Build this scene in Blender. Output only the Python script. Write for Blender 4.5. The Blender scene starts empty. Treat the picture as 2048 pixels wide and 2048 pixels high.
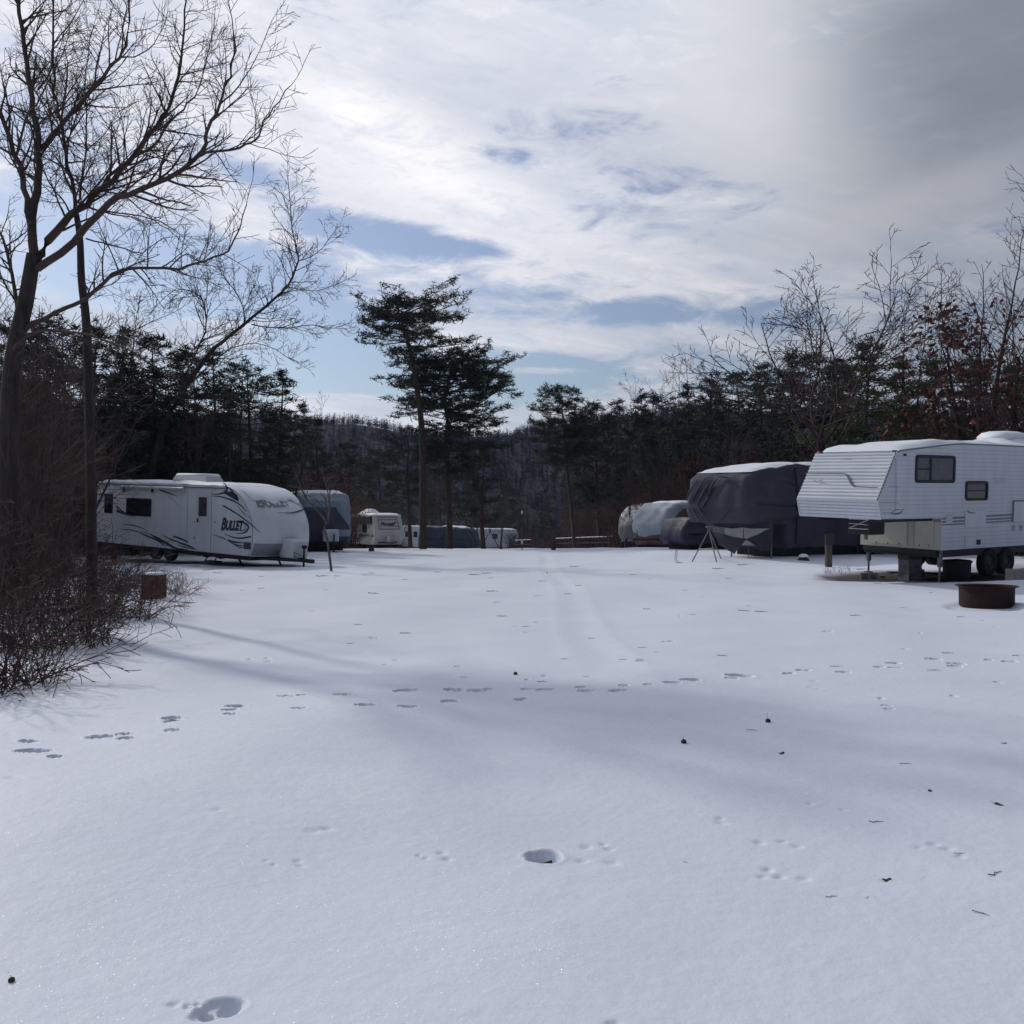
import bpy, math, random
import numpy as np
from mathutils import Vector, Matrix
sc = bpy.context.scene
COL = sc.collection
F = 1850.0; CX = 1024.0; HY = 1040.0; EYE = 1.6     # camera: focal in px of the 2048 photo, horizon row, eye height
R = math.radians
SUN_AZ = R(-43); SUN_EL = R(36)

# ------------------------------------------------------------------ ground heights
def sstep(t):
    t = np.clip(t, 0, 1); return t*t*(3-2*t)
def gh(x, y):
    x = np.asarray(x, float); y = np.asarray(y, float)
    s = 6.0
    z = -0.0325*s*np.log1p(np.exp(np.clip((y-53)/s, -40, 40)))
    z = np.maximum(z, -9.0)
    z = z + 0.24*sstep((x-2.0)/5)*sstep((y-23.5)/10)*(1-sstep((y-40)/28))
    z = z + 0.14*np.exp(-((x-12.3)/1.5)**2-((y-22.4)/1.0)**2)
    z = z + 0.22*sstep((-x-6)/5)*sstep((y-6)/5)*(1-sstep((y-20)/9))
    a = 0.035*np.sin(x*0.9+0.5*np.sin(y*0.43)+0.7)*np.sin(y*0.62+1.3+0.4*np.sin(x*0.5))
    a = a + 0.022*np.sin(x*1.9+y*0.8+2.1)*np.sin(y*1.4-0.5*x+0.3)
    z = z + a*(1-sstep((y-60)/30))*sstep((np.hypot(x, y)-1.5)/3)
    return z
def gz(x, y): return float(gh(x, y))
def on_ground(px, py):
    """point of the snow seen in direction (px,py)"""
    d = F*EYE/max(py-HY, 8)
    for _ in range(40):
        x = (px-CX)/F*d
        z = gz(x, d)
        dn = F*(EYE-z)/max(py-HY, 8)
        d = 0.5*d+0.5*min(dn, 160)
    return (px-CX)/F*d, d
def at(px, d):
    x = (px-CX)/F*d
    return Vector((x, d, gz(x, d)))
def P3(px, py, d): return Vector(((px-CX)/F*d, d, EYE-(py-HY)/F*d))

# ------------------------------------------------------------------ materials
def newmat(name):
    m = bpy.data.materials.new(name); m.use_nodes = True
    nt = m.node_tree; nt.nodes.clear()
    o = nt.nodes.new('ShaderNodeOutputMaterial'); b = nt.nodes.new('ShaderNodeBsdfPrincipled')
    nt.links.new(b.outputs[0], o.inputs[0])
    return m, nt, b
def noise(nt, scale, detail=4, rough=.6, vec=None, dist=0):
    n = nt.nodes.new('ShaderNodeTexNoise'); n.inputs['Scale'].default_value = scale
    n.inputs['Detail'].default_value = detail; n.inputs['Roughness'].default_value = rough
    n.inputs['Distortion'].default_value = dist
    if vec is not None: nt.links.new(vec, n.inputs['Vector'])
    return n
def ramp(nt, fac, stops):
    r = nt.nodes.new('ShaderNodeValToRGB'); nt.links.new(fac, r.inputs[0])
    el = r.color_ramp.elements
    while len(el) < len(stops): el.new(0.5)
    for e, (p, c) in zip(el, stops):
        e.position = p; e.color = (*c, 1) if len(c) == 3 else c
    return r
def mat(name, c1, c2=None, scale=4, rough=.7, bump=0, bscale=None, metal=0, stretch=(1,1,1), lo=.35, hi=.65, spec=.3, coat=0):
    m, nt, b = newmat(name)
    c2 = c2 or tuple(v*.8 for v in c1)
    tc = nt.nodes.new('ShaderNodeTexCoord'); mp = nt.nodes.new('ShaderNodeMapping')
    mp.inputs['Scale'].default_value = stretch; nt.links.new(tc.outputs['Object'], mp.inputs[0])
    n = noise(nt, scale, 5, .6, mp.outputs[0])
    r = ramp(nt, n.outputs[0], [(lo, c1), (hi, c2)])
    nt.links.new(r.outputs[0], b.inputs['Base Color'])
    b.inputs['Roughness'].default_value = rough; b.inputs['Metallic'].default_value = metal
    b.inputs['Specular IOR Level'].default_value = spec; b.inputs['Coat Weight'].default_value = coat
    if bump:
        n2 = noise(nt, bscale or scale*4, 4, .6, mp.outputs[0]); bp = nt.nodes.new('ShaderNodeBump')
        bp.inputs['Strength'].default_value = bump; bp.inputs['Distance'].default_value = .02
        nt.links.new(n2.outputs[0], bp.inputs['Height']); nt.links.new(bp.outputs[0], b.inputs['Normal'])
    return m
M = {}
M['bark']   = mat('bark_grey_brown', (.032,.025,.025), (.062,.050,.048), 9, .9, .8, 30, stretch=(1,1,.25))
M['twig']   = mat('twig_brown', (.050,.034,.030), (.085,.058,.050), 2, .85)
M['twigp']  = mat('twig_pale', (.085,.072,.066), (.15,.13,.12), 2, .8)
M['brush']  = mat('brush_redbrown', (.050,.030,.028), (.092,.055,.047), 1.3, .85)
M['scrub']  = mat('scrub_twigs', (.075,.044,.037), (.13,.075,.060), .6, .85)
M['pbark']  = mat('pine_bark', (.055,.038,.032), (.10,.068,.055), 6, .95, .8, 22, stretch=(1,1,.3))
M['needle'] = mat('pine_needles', (.040,.060,.030), (.075,.095,.045), .9, .75, spec=.2)
M['needled']= mat('dark_needles', (.026,.037,.024), (.050,.062,.036), .7, .75, spec=.2)
M['needleg']= mat('green_needles', (.080,.120,.045), (.125,.165,.070), .7, .75, spec=.2)
M['leafred']= mat('dead_leaves', (.085,.032,.026), (.14,.060,.042), 1.5, .8)
M['snow']   = mat('settled_snow', (.80,.82,.86), (.76,.79,.84), 3, .6, .25, 14)
M['white']  = mat('white_siding', (.66,.69,.73), (.59,.62,.66), 1.2, .38, stretch=(3,3,.5), spec=.5)
M['whitec'] = mat('white_cap', (.64,.66,.69), (.58,.60,.63), 1.0, .25, spec=.5, coat=.3)
M['cream']  = mat('cream_panel', (.52,.50,.42), (.46,.44,.37), 2, .5)
M['creamt'] = mat('cream_trailer', (.62,.61,.57), (.54,.53,.49), 1.5, .45)
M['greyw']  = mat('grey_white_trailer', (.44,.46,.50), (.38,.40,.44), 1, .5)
M['band']   = mat('grey_band', (.20,.21,.23), (.26,.27,.29), 14, .35, .5, 60, metal=.5)
M['decal']  = mat('dark_decal', (.030,.034,.055), (.04,.045,.07), 3, .4)
M['decalg'] = mat('grey_decal', (.16,.17,.20), (.20,.21,.24), 3, .4)
M['rub']    = mat('black_rubber', (.014,.014,.015), (.022,.022,.022), 8, .8, .3)
M['frame']  = mat('black_frame', (.018,.018,.020), (.028,.026,.026), 5, .55)
M['glass']  = mat('dark_glass', (.012,.014,.018), (.02,.022,.027), 2, .08, spec=.6)
M['blind']  = mat('window_blind', (.085,.09,.105), (.13,.14,.155), 6, .35, stretch=(1,1,3))
M['trim']   = mat('trim_grey', (.32,.33,.35), (.40,.41,.43), 5, .4, metal=.3)
M['steel']  = mat('steel', (.13,.13,.14), (.22,.21,.20), 9, .45, metal=.6)
M['rim']    = mat('wheel_rim', (.05,.05,.05), (.08,.08,.08), 9, .4, metal=.4)
M['alu']    = mat('aluminium', (.35,.35,.36), (.5,.5,.5), 9, .35, metal=.7)
M['navy']   = mat('dark_cover', (.050,.047,.068), (.068,.064,.088), .8, .72, .5, 5, spec=.25)
M['navy2']  = mat('dark_cover_seam', (.020,.020,.030), (.026,.026,.04), .8, .8)
M['patch']  = mat('pale_patch', (.36,.37,.36), (.44,.45,.43), 2, .7)
M['bluec']  = mat('blue_grey_cover', (.21,.26,.32), (.28,.33,.39), 1, .65, .4, 6)
M['bluedk'] = mat('dark_blue_cover', (.035,.045,.065), (.05,.06,.085), 1, .65, .4, 6)
M['silver'] = mat('silver_tarp', (.38,.41,.46), (.52,.54,.58), 1.5, .33, .9, 7, metal=.25)
M['silverd']= mat('grey_green_tarp', (.09,.10,.105), (.14,.15,.155), 1.5, .5, .7, 7)
M['brown']  = mat('brown_tarp', (.13,.075,.060), (.18,.11,.085), 1.5, .7, .7, 6)
M['conc']   = mat('concrete', (.26,.25,.23), (.36,.34,.31), 12, .9, .6, 50)
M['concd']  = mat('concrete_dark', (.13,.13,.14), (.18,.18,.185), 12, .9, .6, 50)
M['rust']   = mat('rusted_steel', (.020,.009,.008), (.042,.016,.013), 7, .7, .5, 40, metal=.2)
M['boxrd']  = mat('red_brown_box', (.085,.032,.024), (.12,.048,.036), 5, .7, .3, 30)
M['wood']   = mat('weathered_wood', (.06,.052,.047), (.09,.08,.07), 5, .9, .5, 30, stretch=(1,1,.2))
M['stump']  = mat('stump_wood', (.045,.035,.032), (.08,.06,.05), 8, .95, .6, 30)
M['plastic']= mat('white_plastic', (.62,.64,.66), (.56,.58,.6), 3, .4)
M['grass']  = mat('dry_grass', (.20,.15,.10), (.28,.21,.14), 4, .9)
M['hill']   = mat('hill_floor', (.014,.013,.018), (.026,.024,.030), .05, .95)
M['hwood']  = mat('far_wood_twigs', (.020,.018,.022), (.030,.027,.031), .08, .95)

# ------------------------------------------------------------------ object helpers
def tag(o, label=None, cat=None, group=None, kind=None):
    if label: o['label'] = label
    if cat: o['category'] = cat
    if group: o['group'] = group
    if kind: o['kind'] = kind
    return o
def link(name, me, parent=None):
    o = bpy.data.objects.new(name, me); COL.objects.link(o)
    if parent is not None: o.parent = parent
    return o
def thing(name, label, cat, loc=(0,0,0), rz=0, group=None):
    o = bpy.data.objects.new(name, None); COL.objects.link(o)
    o.empty_display_size = .3; o.location = loc; o.rotation_euler = (0, 0, rz)
    return tag(o, label, cat, group)
def copy_tree(o, parent=None):
    c = o.copy(); COL.objects.link(c)
    if parent is not None: c.parent = parent
    for ch in list(o.children): copy_tree(ch, c)
    return c
class MB:
    def __init__(s): s.v = []; s.f = []; s.mi = []; s.cur = 0
    def add(s, vs, fs):
        b = len(s.v); s.v.extend([tuple(p) for p in vs]); s.f.extend([tuple(b+i for i in f) for f in fs]); s.mi.extend([s.cur]*len(fs)); return s
    def box(s, a, b):
        x0,y0,z0 = a; x1,y1,z1 = b
        return s.add([(x0,y0,z0),(x1,y0,z0),(x1,y1,z0),(x0,y1,z0),(x0,y0,z1),(x1,y0,z1),(x1,y1,z1),(x0,y1,z1)],
              [(3,2,1,0),(4,5,6,7),(0,1,5,4),(1,2,6,5),(2,3,7,6),(3,0,4,7)])
    def bbox(s, a, b, r=.02):
        """box with chamfered edges"""
        x0,y0,z0 = a; x1,y1,z1 = b
        r = min(r, abs(x1-x0)*.45, abs(y1-y0)*.45, abs(z1-z0)*.45)
        rings = []
        for z, i in ((z0, r), (z0+r, 0), (z1-r, 0), (z1, r)):
            rings.append([(x0+i+r*(i==0),y0+i,z),(x1-i-r*(i==0),y0+i,z),(x1-i,y0+i+r*(i==0),z),(x1-i,y1-i-r*(i==0),z),(x1-i-r*(i==0),y1-i,z),(x0+i+r*(i==0),y1-i,z),(x0+i,y1-i-r*(i==0),z),(x0+i,y0+i+r*(i==0),z)])
        return s.loft(rings)
    def loft(s, rings, cap=True, closed=True):
        n = len(rings[0]); vs = [p for r in rings for p in r]; fs = []
        for k in range(len(rings)-1):
            for i in range(n if closed else n-1):
                j = (i+1) % n; fs.append((k*n+i, k*n+j, (k+1)*n+j, (k+1)*n+i))
        if cap and closed: fs.append(tuple(reversed(range(n)))); fs.append(tuple(range((len(rings)-1)*n, len(rings)*n)))
        return s.add(vs, fs)
    def tube(s, pts, rad, n=8, cap=True):
        pts = [Vector(p) for p in pts]
        if not hasattr(rad, '__len__'): rad = [rad]*len(pts)
        rings = []
        for i, p in enumerate(pts):
            t = (pts[min(i+1, len(pts)-1)]-pts[max(i-1, 0)])
            t = t.normalized() if t.length > 1e-9 else Vector((0,0,1))
            ref = Vector((0,0,1)) if abs(t.z) < .9 else Vector((1,0,0))
            a = t.cross(ref).normalized(); b = t.cross(a)
            rings.append([p+(a*math.cos(2*math.pi*k/n)+b*math.sin(2*math.pi*k/n))*rad[i] for k in range(n)])
        return s.loft(rings, cap)
    def lathe(s, prof, n=32, c=(0,0,0), axis='z'):
        rings = []
        for (r, z) in prof:
            ring = []
            for k in range(n):
                a = 2*math.pi*k/n
                if axis == 'z': ring.append((c[0]+r*math.cos(a), c[1]+r*math.sin(a), c[2]+z))
                else: ring.append((c[0]+r*math.cos(a), c[1]+z, c[2]+r*math.sin(a)))
            rings.append(ring)
        return s.loft(rings, cap=False)
    def prism(s, poly, fn0, fn1):
        """poly of (a,b); fn maps to 3D for front and back faces"""
        n = len(poly); vs = [fn0(*p) for p in poly]+[fn1(*p) for p in poly]
        fs = [tuple(range(n)), tuple(reversed(range(n, 2*n)))]+[(i, (i+1) % n, (i+1) % n+n, i+n) for i in range(n)]
        return s.add(vs, fs)
    def build(s, name, m, parent=None, smooth=False):
        me = bpy.data.meshes.new(name); me.from_pydata(s.v, [], s.f)
        for mm in (m if isinstance(m, (list, tuple)) else [m]): me.materials.append(mm)
        if any(s.mi): me.polygons.foreach_set('material_index', s.mi)
        if smooth:
            me.polygons.foreach_set('use_smooth', [True]*len(me.polygons))
            if smooth != 'all': me.set_sharp_from_angle(angle=R(38))
        me.update()
        return link(name, me, parent)
def npmesh(name, v, f, m, smooth=False):
    """v (n,3), f (m,k) numpy, all faces same size"""
    me = bpy.data.meshes.new(name); n, k = f.shape
    me.vertices.add(len(v)); me.vertices.foreach_set('co', np.ascontiguousarray(v, np.float32).ravel())
    me.loops.add(n*k); me.loops.foreach_set('vertex_index', np.ascontiguousarray(f, np.int32).ravel())
    me.polygons.add(n); me.polygons.foreach_set('loop_start', np.arange(0, n*k, k, dtype=np.int32))
    me.polygons.foreach_set('loop_total', np.full(n, k, np.int32))
    if smooth: me.polygons.foreach_set('use_smooth', np.ones(n, bool))
    me.materials.append(m); me.update(calc_edges=True); me.validate()
    return me
class Tubes:
    """many tapering tubes in one mesh, built in numpy batches"""
    def __init__(s): s.g = {}
    def add(s, pts, rad, sides=4): s.g.setdefault((len(pts), sides), []).append((pts, rad))
    def mesh(s, name, m):
        V = []; FF = []; b = 0
        for (k, n), L in s.g.items():
            p = np.array([a for a, _ in L], float); r = np.array([q for _, q in L], float)
            t = np.gradient(p, axis=1); t /= np.linalg.norm(t, axis=2, keepdims=True)+1e-9
            ref = np.where(np.abs(t[..., 2:3]) < .9, np.array([0, 0, 1.]), np.array([1., 0, 0]))
            a = np.cross(t, ref); a /= np.linalg.norm(a, axis=2, keepdims=True)+1e-9
            c = np.cross(t, a)
            ang = np.arange(n)*2*math.pi/n
            ring = p[:, :, None]+(a[:, :, None]*np.cos(ang)[None, None, :, None]+c[:, :, None]*np.sin(ang)[None, None, :, None])*r[:, :, None, None]
            N = len(L); V.append(ring.reshape(-1, 3))
            i = np.arange(N)[:, None, None]*k*n; j = np.arange(k-1)[None, :, None]*n; q = np.arange(n)[None, None, :]; q2 = (q+1) % n
            FF.append((b+np.stack([i+j+q, i+j+q2, i+j+n+q2, i+j+n+q], -1)).reshape(-1, 4)); b += N*k*n
        return npmesh(name, np.concatenate(V), np.concatenate(FF), m, True)
class Blades:
    """needle tufts / leaves: triangles or quads in one mesh"""
    def __init__(s): s.c = []; s.s = []
    def add(s, p, size): s.c.append(tuple(p)); s.s.append(size)
    def needles(s, name, m, per=10, width=.16, up=.25, seed=1, flat=.75):
        g = np.random.default_rng(seed); c = np.array(s.c); sz = np.array(s.s); N = len(c)
        d = g.normal(size=(N, per, 3)); d[..., 2] = d[..., 2]*flat+up; d /= np.linalg.norm(d, axis=2, keepdims=True)
        off = g.normal(size=(N, per, 3))*.28*sz[:, None, None]; off[..., 2] *= .45
        L = sz[:, None, None]*g.uniform(.55, 1.1, (N, per, 1))
        a = np.cross(d, g.normal(size=(N, per, 3))); a /= np.linalg.norm(a, axis=2, keepdims=True)+1e-9
        b = c[:, None]+off
        v = np.stack([b-a*L*width*.5, b+a*L*width*.5, b+d*L+a*L*width*.12, b+d*L-a*L*width*.12], 2).reshape(-1, 3)
        return npmesh(name, v, np.arange(N*per*4).reshape(-1, 4), m)
    def leaves(s, name, m, seed=1):
        g = np.random.default_rng(seed); c = np.array(s.c); sz = np.array(s.s)[:, None]; N = len(c)
        a = g.normal(size=(N, 3)); a /= np.linalg.norm(a, axis=1, keepdims=True)
        b = np.cross(a, g.normal(size=(N, 3))); b /= np.linalg.norm(b, axis=1, keepdims=True)+1e-9
        k = np.cross(a, b)*.25
        v = np.stack([c-a*sz, c-b*sz*.5+k*sz, c+a*sz, c+b*sz*.5+k*sz], 1).reshape(-1, 3)
        return npmesh(name, v, np.arange(N*4).reshape(-1, 4), m)
def rnd(a, b): return random.uniform(a, b)
def perp(d):
    while True:
        v = Vector((rnd(-1,1), rnd(-1,1), rnd(-1,1))); v = v-d*v.dot(d)
        if v.length > .1: return v.normalized()
def grow(T, p, d, L, r, lvl, cfg, thick=None):
    """recursive branch. cfg: seg, wig, up, dens, ratio, ang, rmin"""
    n = max(3, min(9, int(L/cfg['seg'])+1)); st = L/n
    pts = [tuple(p)]; ds = [d.copy()]; q = p.copy(); d = d.copy()
    for i in range(n):
        d = (d+Vector((rnd(-1,1), rnd(-1,1), rnd(-1,1)))*cfg['wig']+Vector((0,0,cfg['up']))).normalized()
        q = q+d*st; pts.append(tuple(q)); ds.append(d.copy())
    re = max(cfg['rmin'], r*.3)
    rad = [r+(re-r)*i/n for i in range(n+1)]
    (thick if (thick is not None and r > .03) else T).add(pts, rad, 6 if r > .03 else (4 if r > .012 else 3))
    if lvl <= 0: 
        if 'tips' in cfg: cfg['tips'].append(q.copy())
        return
    k = max(2, int(cfg['dens']*L**.7+rnd(0, 1)))
    for j in range(k):
        t = cfg.get('t0', .22)+(1-cfg.get('t0', .22))*(j+rnd(.1,.9))/k; f = t*n; i = min(int(f), n-1); f -= i
        b = Vector(pts[i]).lerp(Vector(pts[i+1]), f); dd = ds[i+1]
        a = R(rnd(*cfg['ang'])); c = (dd*math.cos(a)+perp(dd)*math.sin(a)).normalized()
        LL = L*cfg['ratio']*rnd(.6, 1.15)*(1.15-.6*t)
        if LL < .12: continue
        grow(T, b, c, LL, max(cfg['rmin'], min(rad[i]*.62, r*.6)), lvl-1, cfg, thick)
    if 'tips' in cfg: cfg['tips'].append(q.copy())
# ------------------------------------------------------------------ camera, sun, sky
cam = bpy.data.cameras.new('camera'); co = bpy.data.objects.new('camera', cam); COL.objects.link(co)
co.location = (0, 0, EYE); co.rotation_euler = (R(90), 0, 0)
cam.sensor_width = 36; cam.lens = 36*F/2048; cam.shift_y = (HY-1024)/2048
cam.clip_start = .05; cam.clip_end = 6000; sc.camera = co
sc.render.resolution_x = sc.render.resolution_y = 1024
sun = bpy.data.lights.new('sun', 'SUN'); so = bpy.data.objects.new('sun', sun); COL.objects.link(so)
sun.energy = 1.6; sun.angle = R(2.0); sun.color = (1, .95, .90)
SD = Vector((math.sin(SUN_AZ)*math.cos(SUN_EL), math.cos(SUN_AZ)*math.cos(SUN_EL), math.sin(SUN_EL)))
so.rotation_euler = SD.to_track_quat('Z', 'Y').to_euler()
sc.view_settings.view_transform = 'Standard'; sc.view_settings.look = 'None'
sc.view_settings.exposure = 0; sc.view_settings.gamma = 1

w = bpy.data.worlds.new('World'); sc.world = w; w.use_nodes = True
nt = w.node_tree; nt.nodes.clear(); N = nt.nodes.new; LK = nt.links.new
def math_(op, a, b=None, c=None, clamp=False):
    n = N('ShaderNodeMath'); n.operation = op; n.use_clamp = clamp
    for i, v in enumerate((a, b, c)):
        if v is None: continue
        if isinstance(v, (int, float)): n.inputs[i].default_value = v
        else: LK(v, n.inputs[i])
    return n.outputs[0]
def vm(op, a, b=None, out=0):
    n = N('ShaderNodeVectorMath'); n.operation = op
    for i, v in enumerate((a, b)):
        if v is None: continue
        if isinstance(v, (tuple, Vector)): n.inputs[i].default_value = v
        else: LK(v, n.inputs[i])
    return n.outputs[out]
def maprange(v, a, b, c=0, d=1, smooth=True):
    n = N('ShaderNodeMapRange'); n.interpolation_type = 'SMOOTHSTEP' if smooth else 'LINEAR'
    LK(v, n.inputs[0])
    for i, q in enumerate((a, b, c, d)): n.inputs[i+1].default_value = q
    return n.outputs[0]
def mixc(f, a, b):
    n = N('ShaderNodeMix'); n.data_type = 'RGBA'
    if isinstance(f, (int, float)): n.inputs[0].default_value = f
    else: LK(f, n.inputs[0])
    for i, v in ((6, a), (7, b)):
        if isinstance(v, tuple): n.inputs[i].default_value = (*v, 1)
        else: LK(v, n.inputs[i])
    return n.outputs[2]
tc = N('ShaderNodeTexCoord'); D = tc.outputs['Generated']
sky = N('ShaderNodeTexSky'); sky.sky_type = 'NISHITA'; sky.sun_disc = False
sky.sun_elevation = SUN_EL; sky.sun_rotation = SUN_AZ; sky.air_density = 1.2; sky.dust_density = .6; sky.ozone_density = 2.0
sx = N('ShaderNodeSeparateXYZ'); LK(D, sx.inputs[0])
zz = math_('ADD', math_('MAXIMUM', sx.outputs[2], 0.0), .10)
cb = N('ShaderNodeCombineXYZ'); LK(math_('DIVIDE', sx.outputs[0], zz), cb.inputs[0]); LK(math_('DIVIDE', sx.outputs[1], zz), cb.inputs[1])
PL = cb.outputs[0]                                      # a flat cloud layer overhead
def cnoise(scale, det, rough, sxy, rot, dist=0, seed=0):
    mp = N('ShaderNodeMapping'); mp.vector_type = 'TEXTURE'; mp.inputs['Scale'].default_value = (sxy[0], sxy[1], 1); mp.inputs['Rotation'].default_value = (0, 0, rot)
    mp.inputs['Location'].default_value = (seed*3.1, seed*1.7, seed)
    LK(PL, mp.inputs[0]); return noise(nt, scale, det, rough, mp.outputs[0], dist).outputs[0]
def ddir(px, py): return Vector(((px-CX)/F, 1, (HY-py)/F)).normalized()
def blob(px, py, a, b, rot=0, soft=(0.0, 1.25), wb=2.0):
    """soft elliptical cloud region round a direction of the sky; a,b in photo px"""
    c = ddir(px, py)
    v = vm('SUBTRACT', D, tuple(c)); mp = N('ShaderNodeMapping'); mp.vector_type = 'TEXTURE'
    mp.inputs['Rotation'].default_value = (0, R(rot), 0); mp.inputs['Scale'].default_value = (a/F, 1, b/F)
    LK(v, mp.inputs[0]); l = vm('LENGTH', mp.outputs[0], None, 1)
    wob = math_('ADD', l, math_('MULTIPLY', math_('SUBTRACT', nw, .5), wb))
    return maprange(wob, soft[0], soft[1], 1, 0)
nw_mp = N('ShaderNodeMapping'); nw_mp.inputs['Scale'].default_value = (5, 5, 15); nw_mp.inputs['Rotation'].default_value = (0, R(-8), 0); LK(D, nw_mp.inputs[0]); nw = noise(nt, 1.0, 6, .62, nw_mp.outputs[0], .3).outputs[0]
w.cycles.sampling_method = 'MANUAL'; w.cycles.sample_map_resolution = 512
mott = noise(nt, 2.4, 7, .66, nw_mp.outputs[0], .5).outputs[0]
n_big = cnoise(.45, 4, .58, (2.6, .8), R(30), .5, 1)
n_fine = cnoise(1.8, 6, .62, (2.0, .7), R(28), .7, 2)
n_str = cnoise(1.0, 5, .6, (5.0, .55), R(34), .3, 5)
# coverage
cov = math_('ADD', math_('MULTIPLY', n_big, .75), math_('MULTIPLY', n_fine, .55))
cov = math_('ADD', cov, .12)
cov = math_('ADD', cov, math_('MULTIPLY', math_('SUBTRACT', mott, .5), -.9))
for px, py, a, b, rot, k in ((840, 475, 230, 50, 6, .55), (480, 340, 170, 45, 15, .30), (1290, 630, 210, 36, 2, .55), (900, 760, 540, 62, 0, .62),
                             (640, 700, 180, 66, 0, .5), (560, 590, 260, 70, 10, .5), (250, 560, 200, 90, 0, .30), (1280, 250, 340, 90, 12, .12),
                             (1000, 310, 120, 26, 10, .26), (1480, 370, 260, 50, 8, .20), (1560, 640, 150, 50, 10, .22), (1560, 770, 200, 40, 0, .3), (60, 300, 160, 110, 0, .25)):
    cov = math_('SUBTRACT', cov, math_('MULTIPLY', blob(px, py, a, b, rot), k))
for px, py, a, b, rot, k in ((760, 300, 330, 130, 28, .30), (1060, 480, 420, 110, 22, .25), (1750, 250, 460, 330, 0, .5), (700, 805, 130, 26, 0, .55), (1080, 742, 110, 12, 0, .5), (1150, 670, 260, 34, 4, .3), (900, 120, 500, 120, 0, .25)):
    cov = math_('ADD', cov, math_('MULTIPLY', blob(px, py, a, b, rot), k))
cover = maprange(cov, .50, .86)
# cloud brightness: bright towards the sun, dull away from it; thick cloud grey
sdot = vm('DOT_PRODUCT', D, tuple(SD), 1)
near = maprange(sdot, .45, 1.0)
shade = math_('ADD', math_('MULTIPLY', n_str, .6), math_('MULTIPLY', n_fine, .4))
dark = maprange(shade, .40, .60, 0, 1)
thick = blob(1990, 70, 470, 330, -12, (.05, 1.15), 1.3)
wisp = noise(nt, 6.5, 5, .7, nw_mp.outputs[0], .8).outputs[0]
thick2 = blob(1180, 230, 480, 130, 12)
bright = blob(770, 260, 300, 90, 28)
bright2 = blob(1510, 190, 330, 190, 50, (.0, 1.15), 1.5)
bright4 = blob(1850, 400, 330, 60, -14, (.1, 1.0), .6)
bright3 = blob(1000, 560, 420, 110, 16)
grey = mixc(dark, (.78, .79, .85), (.55, .60, .70))
grey = mixc(math_('MULTIPLY', bright, .9), grey, (.97, .95, .96))
grey = mixc(math_('MULTIPLY', bright3, .5), grey, (.86, .84, .86))
grey = mixc(maprange(mott, .50, .72, 0, .45), grey, (.52, .58, .70))
grey = mixc(maprange(mott, .28, .46, .40, 0), grey, (.98, .96, .97))
grey = mixc(maprange(wisp, .48, .70, 0, .30), grey, (.55, .60, .70))
grey = mixc(math_('MULTIPLY', thick2, .55), grey, (.53, .56, .64))
grey = mixc(math_('MULTIPLY', thick, .85), grey, (.27, .295, .345))
grey = mixc(math_('MULTIPLY', bright2, .55), grey, (.86, .86, .88))
grey = mixc(math_('MULTIPLY', bright4, .5), grey, (.70, .69, .73))
fall = N('ShaderNodeMapRange'); LK(sdot, fall.inputs[0]); fall.inputs[1].default_value = .12; fall.inputs[2].default_value = .75; fall.inputs[3].default_value = .19; fall.inputs[4].default_value = 1.12
cl = vm('SCALE', mixc(maprange(sdot, -.2, .6, 1, 0), grey, (.42, .55, .80)), None); cln = cl.node; LK(fall.outputs[0], cln.inputs['Scale'])
bgS = N('ShaderNodeBackground'); hs = N('ShaderNodeHueSaturation'); hs.inputs['Saturation'].default_value = .80; hs.inputs['Value'].default_value = .80; hs.inputs['Hue'].default_value = .52; LK(sky.outputs[0], hs.inputs['Color']); LK(vm('MULTIPLY', hs.outputs[0], (.92, 1.0, 1.08)), bgS.inputs[0]); LK(maprange(sdot, 0.0, .9, .050, .105), bgS.inputs[1])
bgC = N('ShaderNodeBackground'); LK(cl, bgC.inputs[0]); bgC.inputs[1].default_value = 1.0
mx = N('ShaderNodeMixShader'); LK(cover, mx.inputs[0]); LK(bgS.outputs[0], mx.inputs[1]); LK(bgC.outputs[0], mx.inputs[2])
sc.cycles.max_bounces = 5; sc.cycles.diffuse_bounces = 3; sc.cycles.glossy_bounces = 2; sc.cycles.transmission_bounces = 2; sc.cycles.volume_bounces = 0; sc.cycles.transparent_max_bounces = 4
ow = N('ShaderNodeOutputWorld'); LK(mx.outputs[0], ow.inputs[0])

# ------------------------------------------------------------------ snow ground: one polar sheet round the viewer
def zl(ox, oy, k, L): return [(ox+a*k, oy+b*k, *r) for a, b, *r in L]
PR = []   # footprints: px, py, width px, depth, ratio
for x, y, wd in [(110,346,80),(125,384,125),(205,406,55),(380,332,100),(465,323,50),(475,339,65),(650,262,78),(648,274,60),(650,310,60),(890,216,80),(868,230,60),(870,247,50),
                 (1080,170,70),(1140,168,40),(1130,224,60),(1295,163,70),(1380,210,75),(1535,150,90),(1540,214,70),(1700,193,65),(1712,150,72),(1800,153,72),(1845,147,40)]:
    PR.append((x*.53, 1300+y*.53, wd*.53, .065))
for x, y, wd in [(35,184,50),(60,146,50),(125,148,70),(280,152,62),(265,139,50),(400,152,75),(425,134,40),(515,133,35),(605,128,65),(675,118,80),(860,101,100),(830,111,50),(1045,90,50),(1100,79,56),
                 (1250,87,60),(1230,63,56),(1440,46,60),(1445,64,50),(1385,61,40),(1590,28,55),(1675,45,65),(1672,54,55),(1880,36,55),(1915,17,50),(1800,30,30),(1835,117,30)]:
    PR.append((1024+x*.53, 1300+y*.53, wd*.53, .062))
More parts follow.
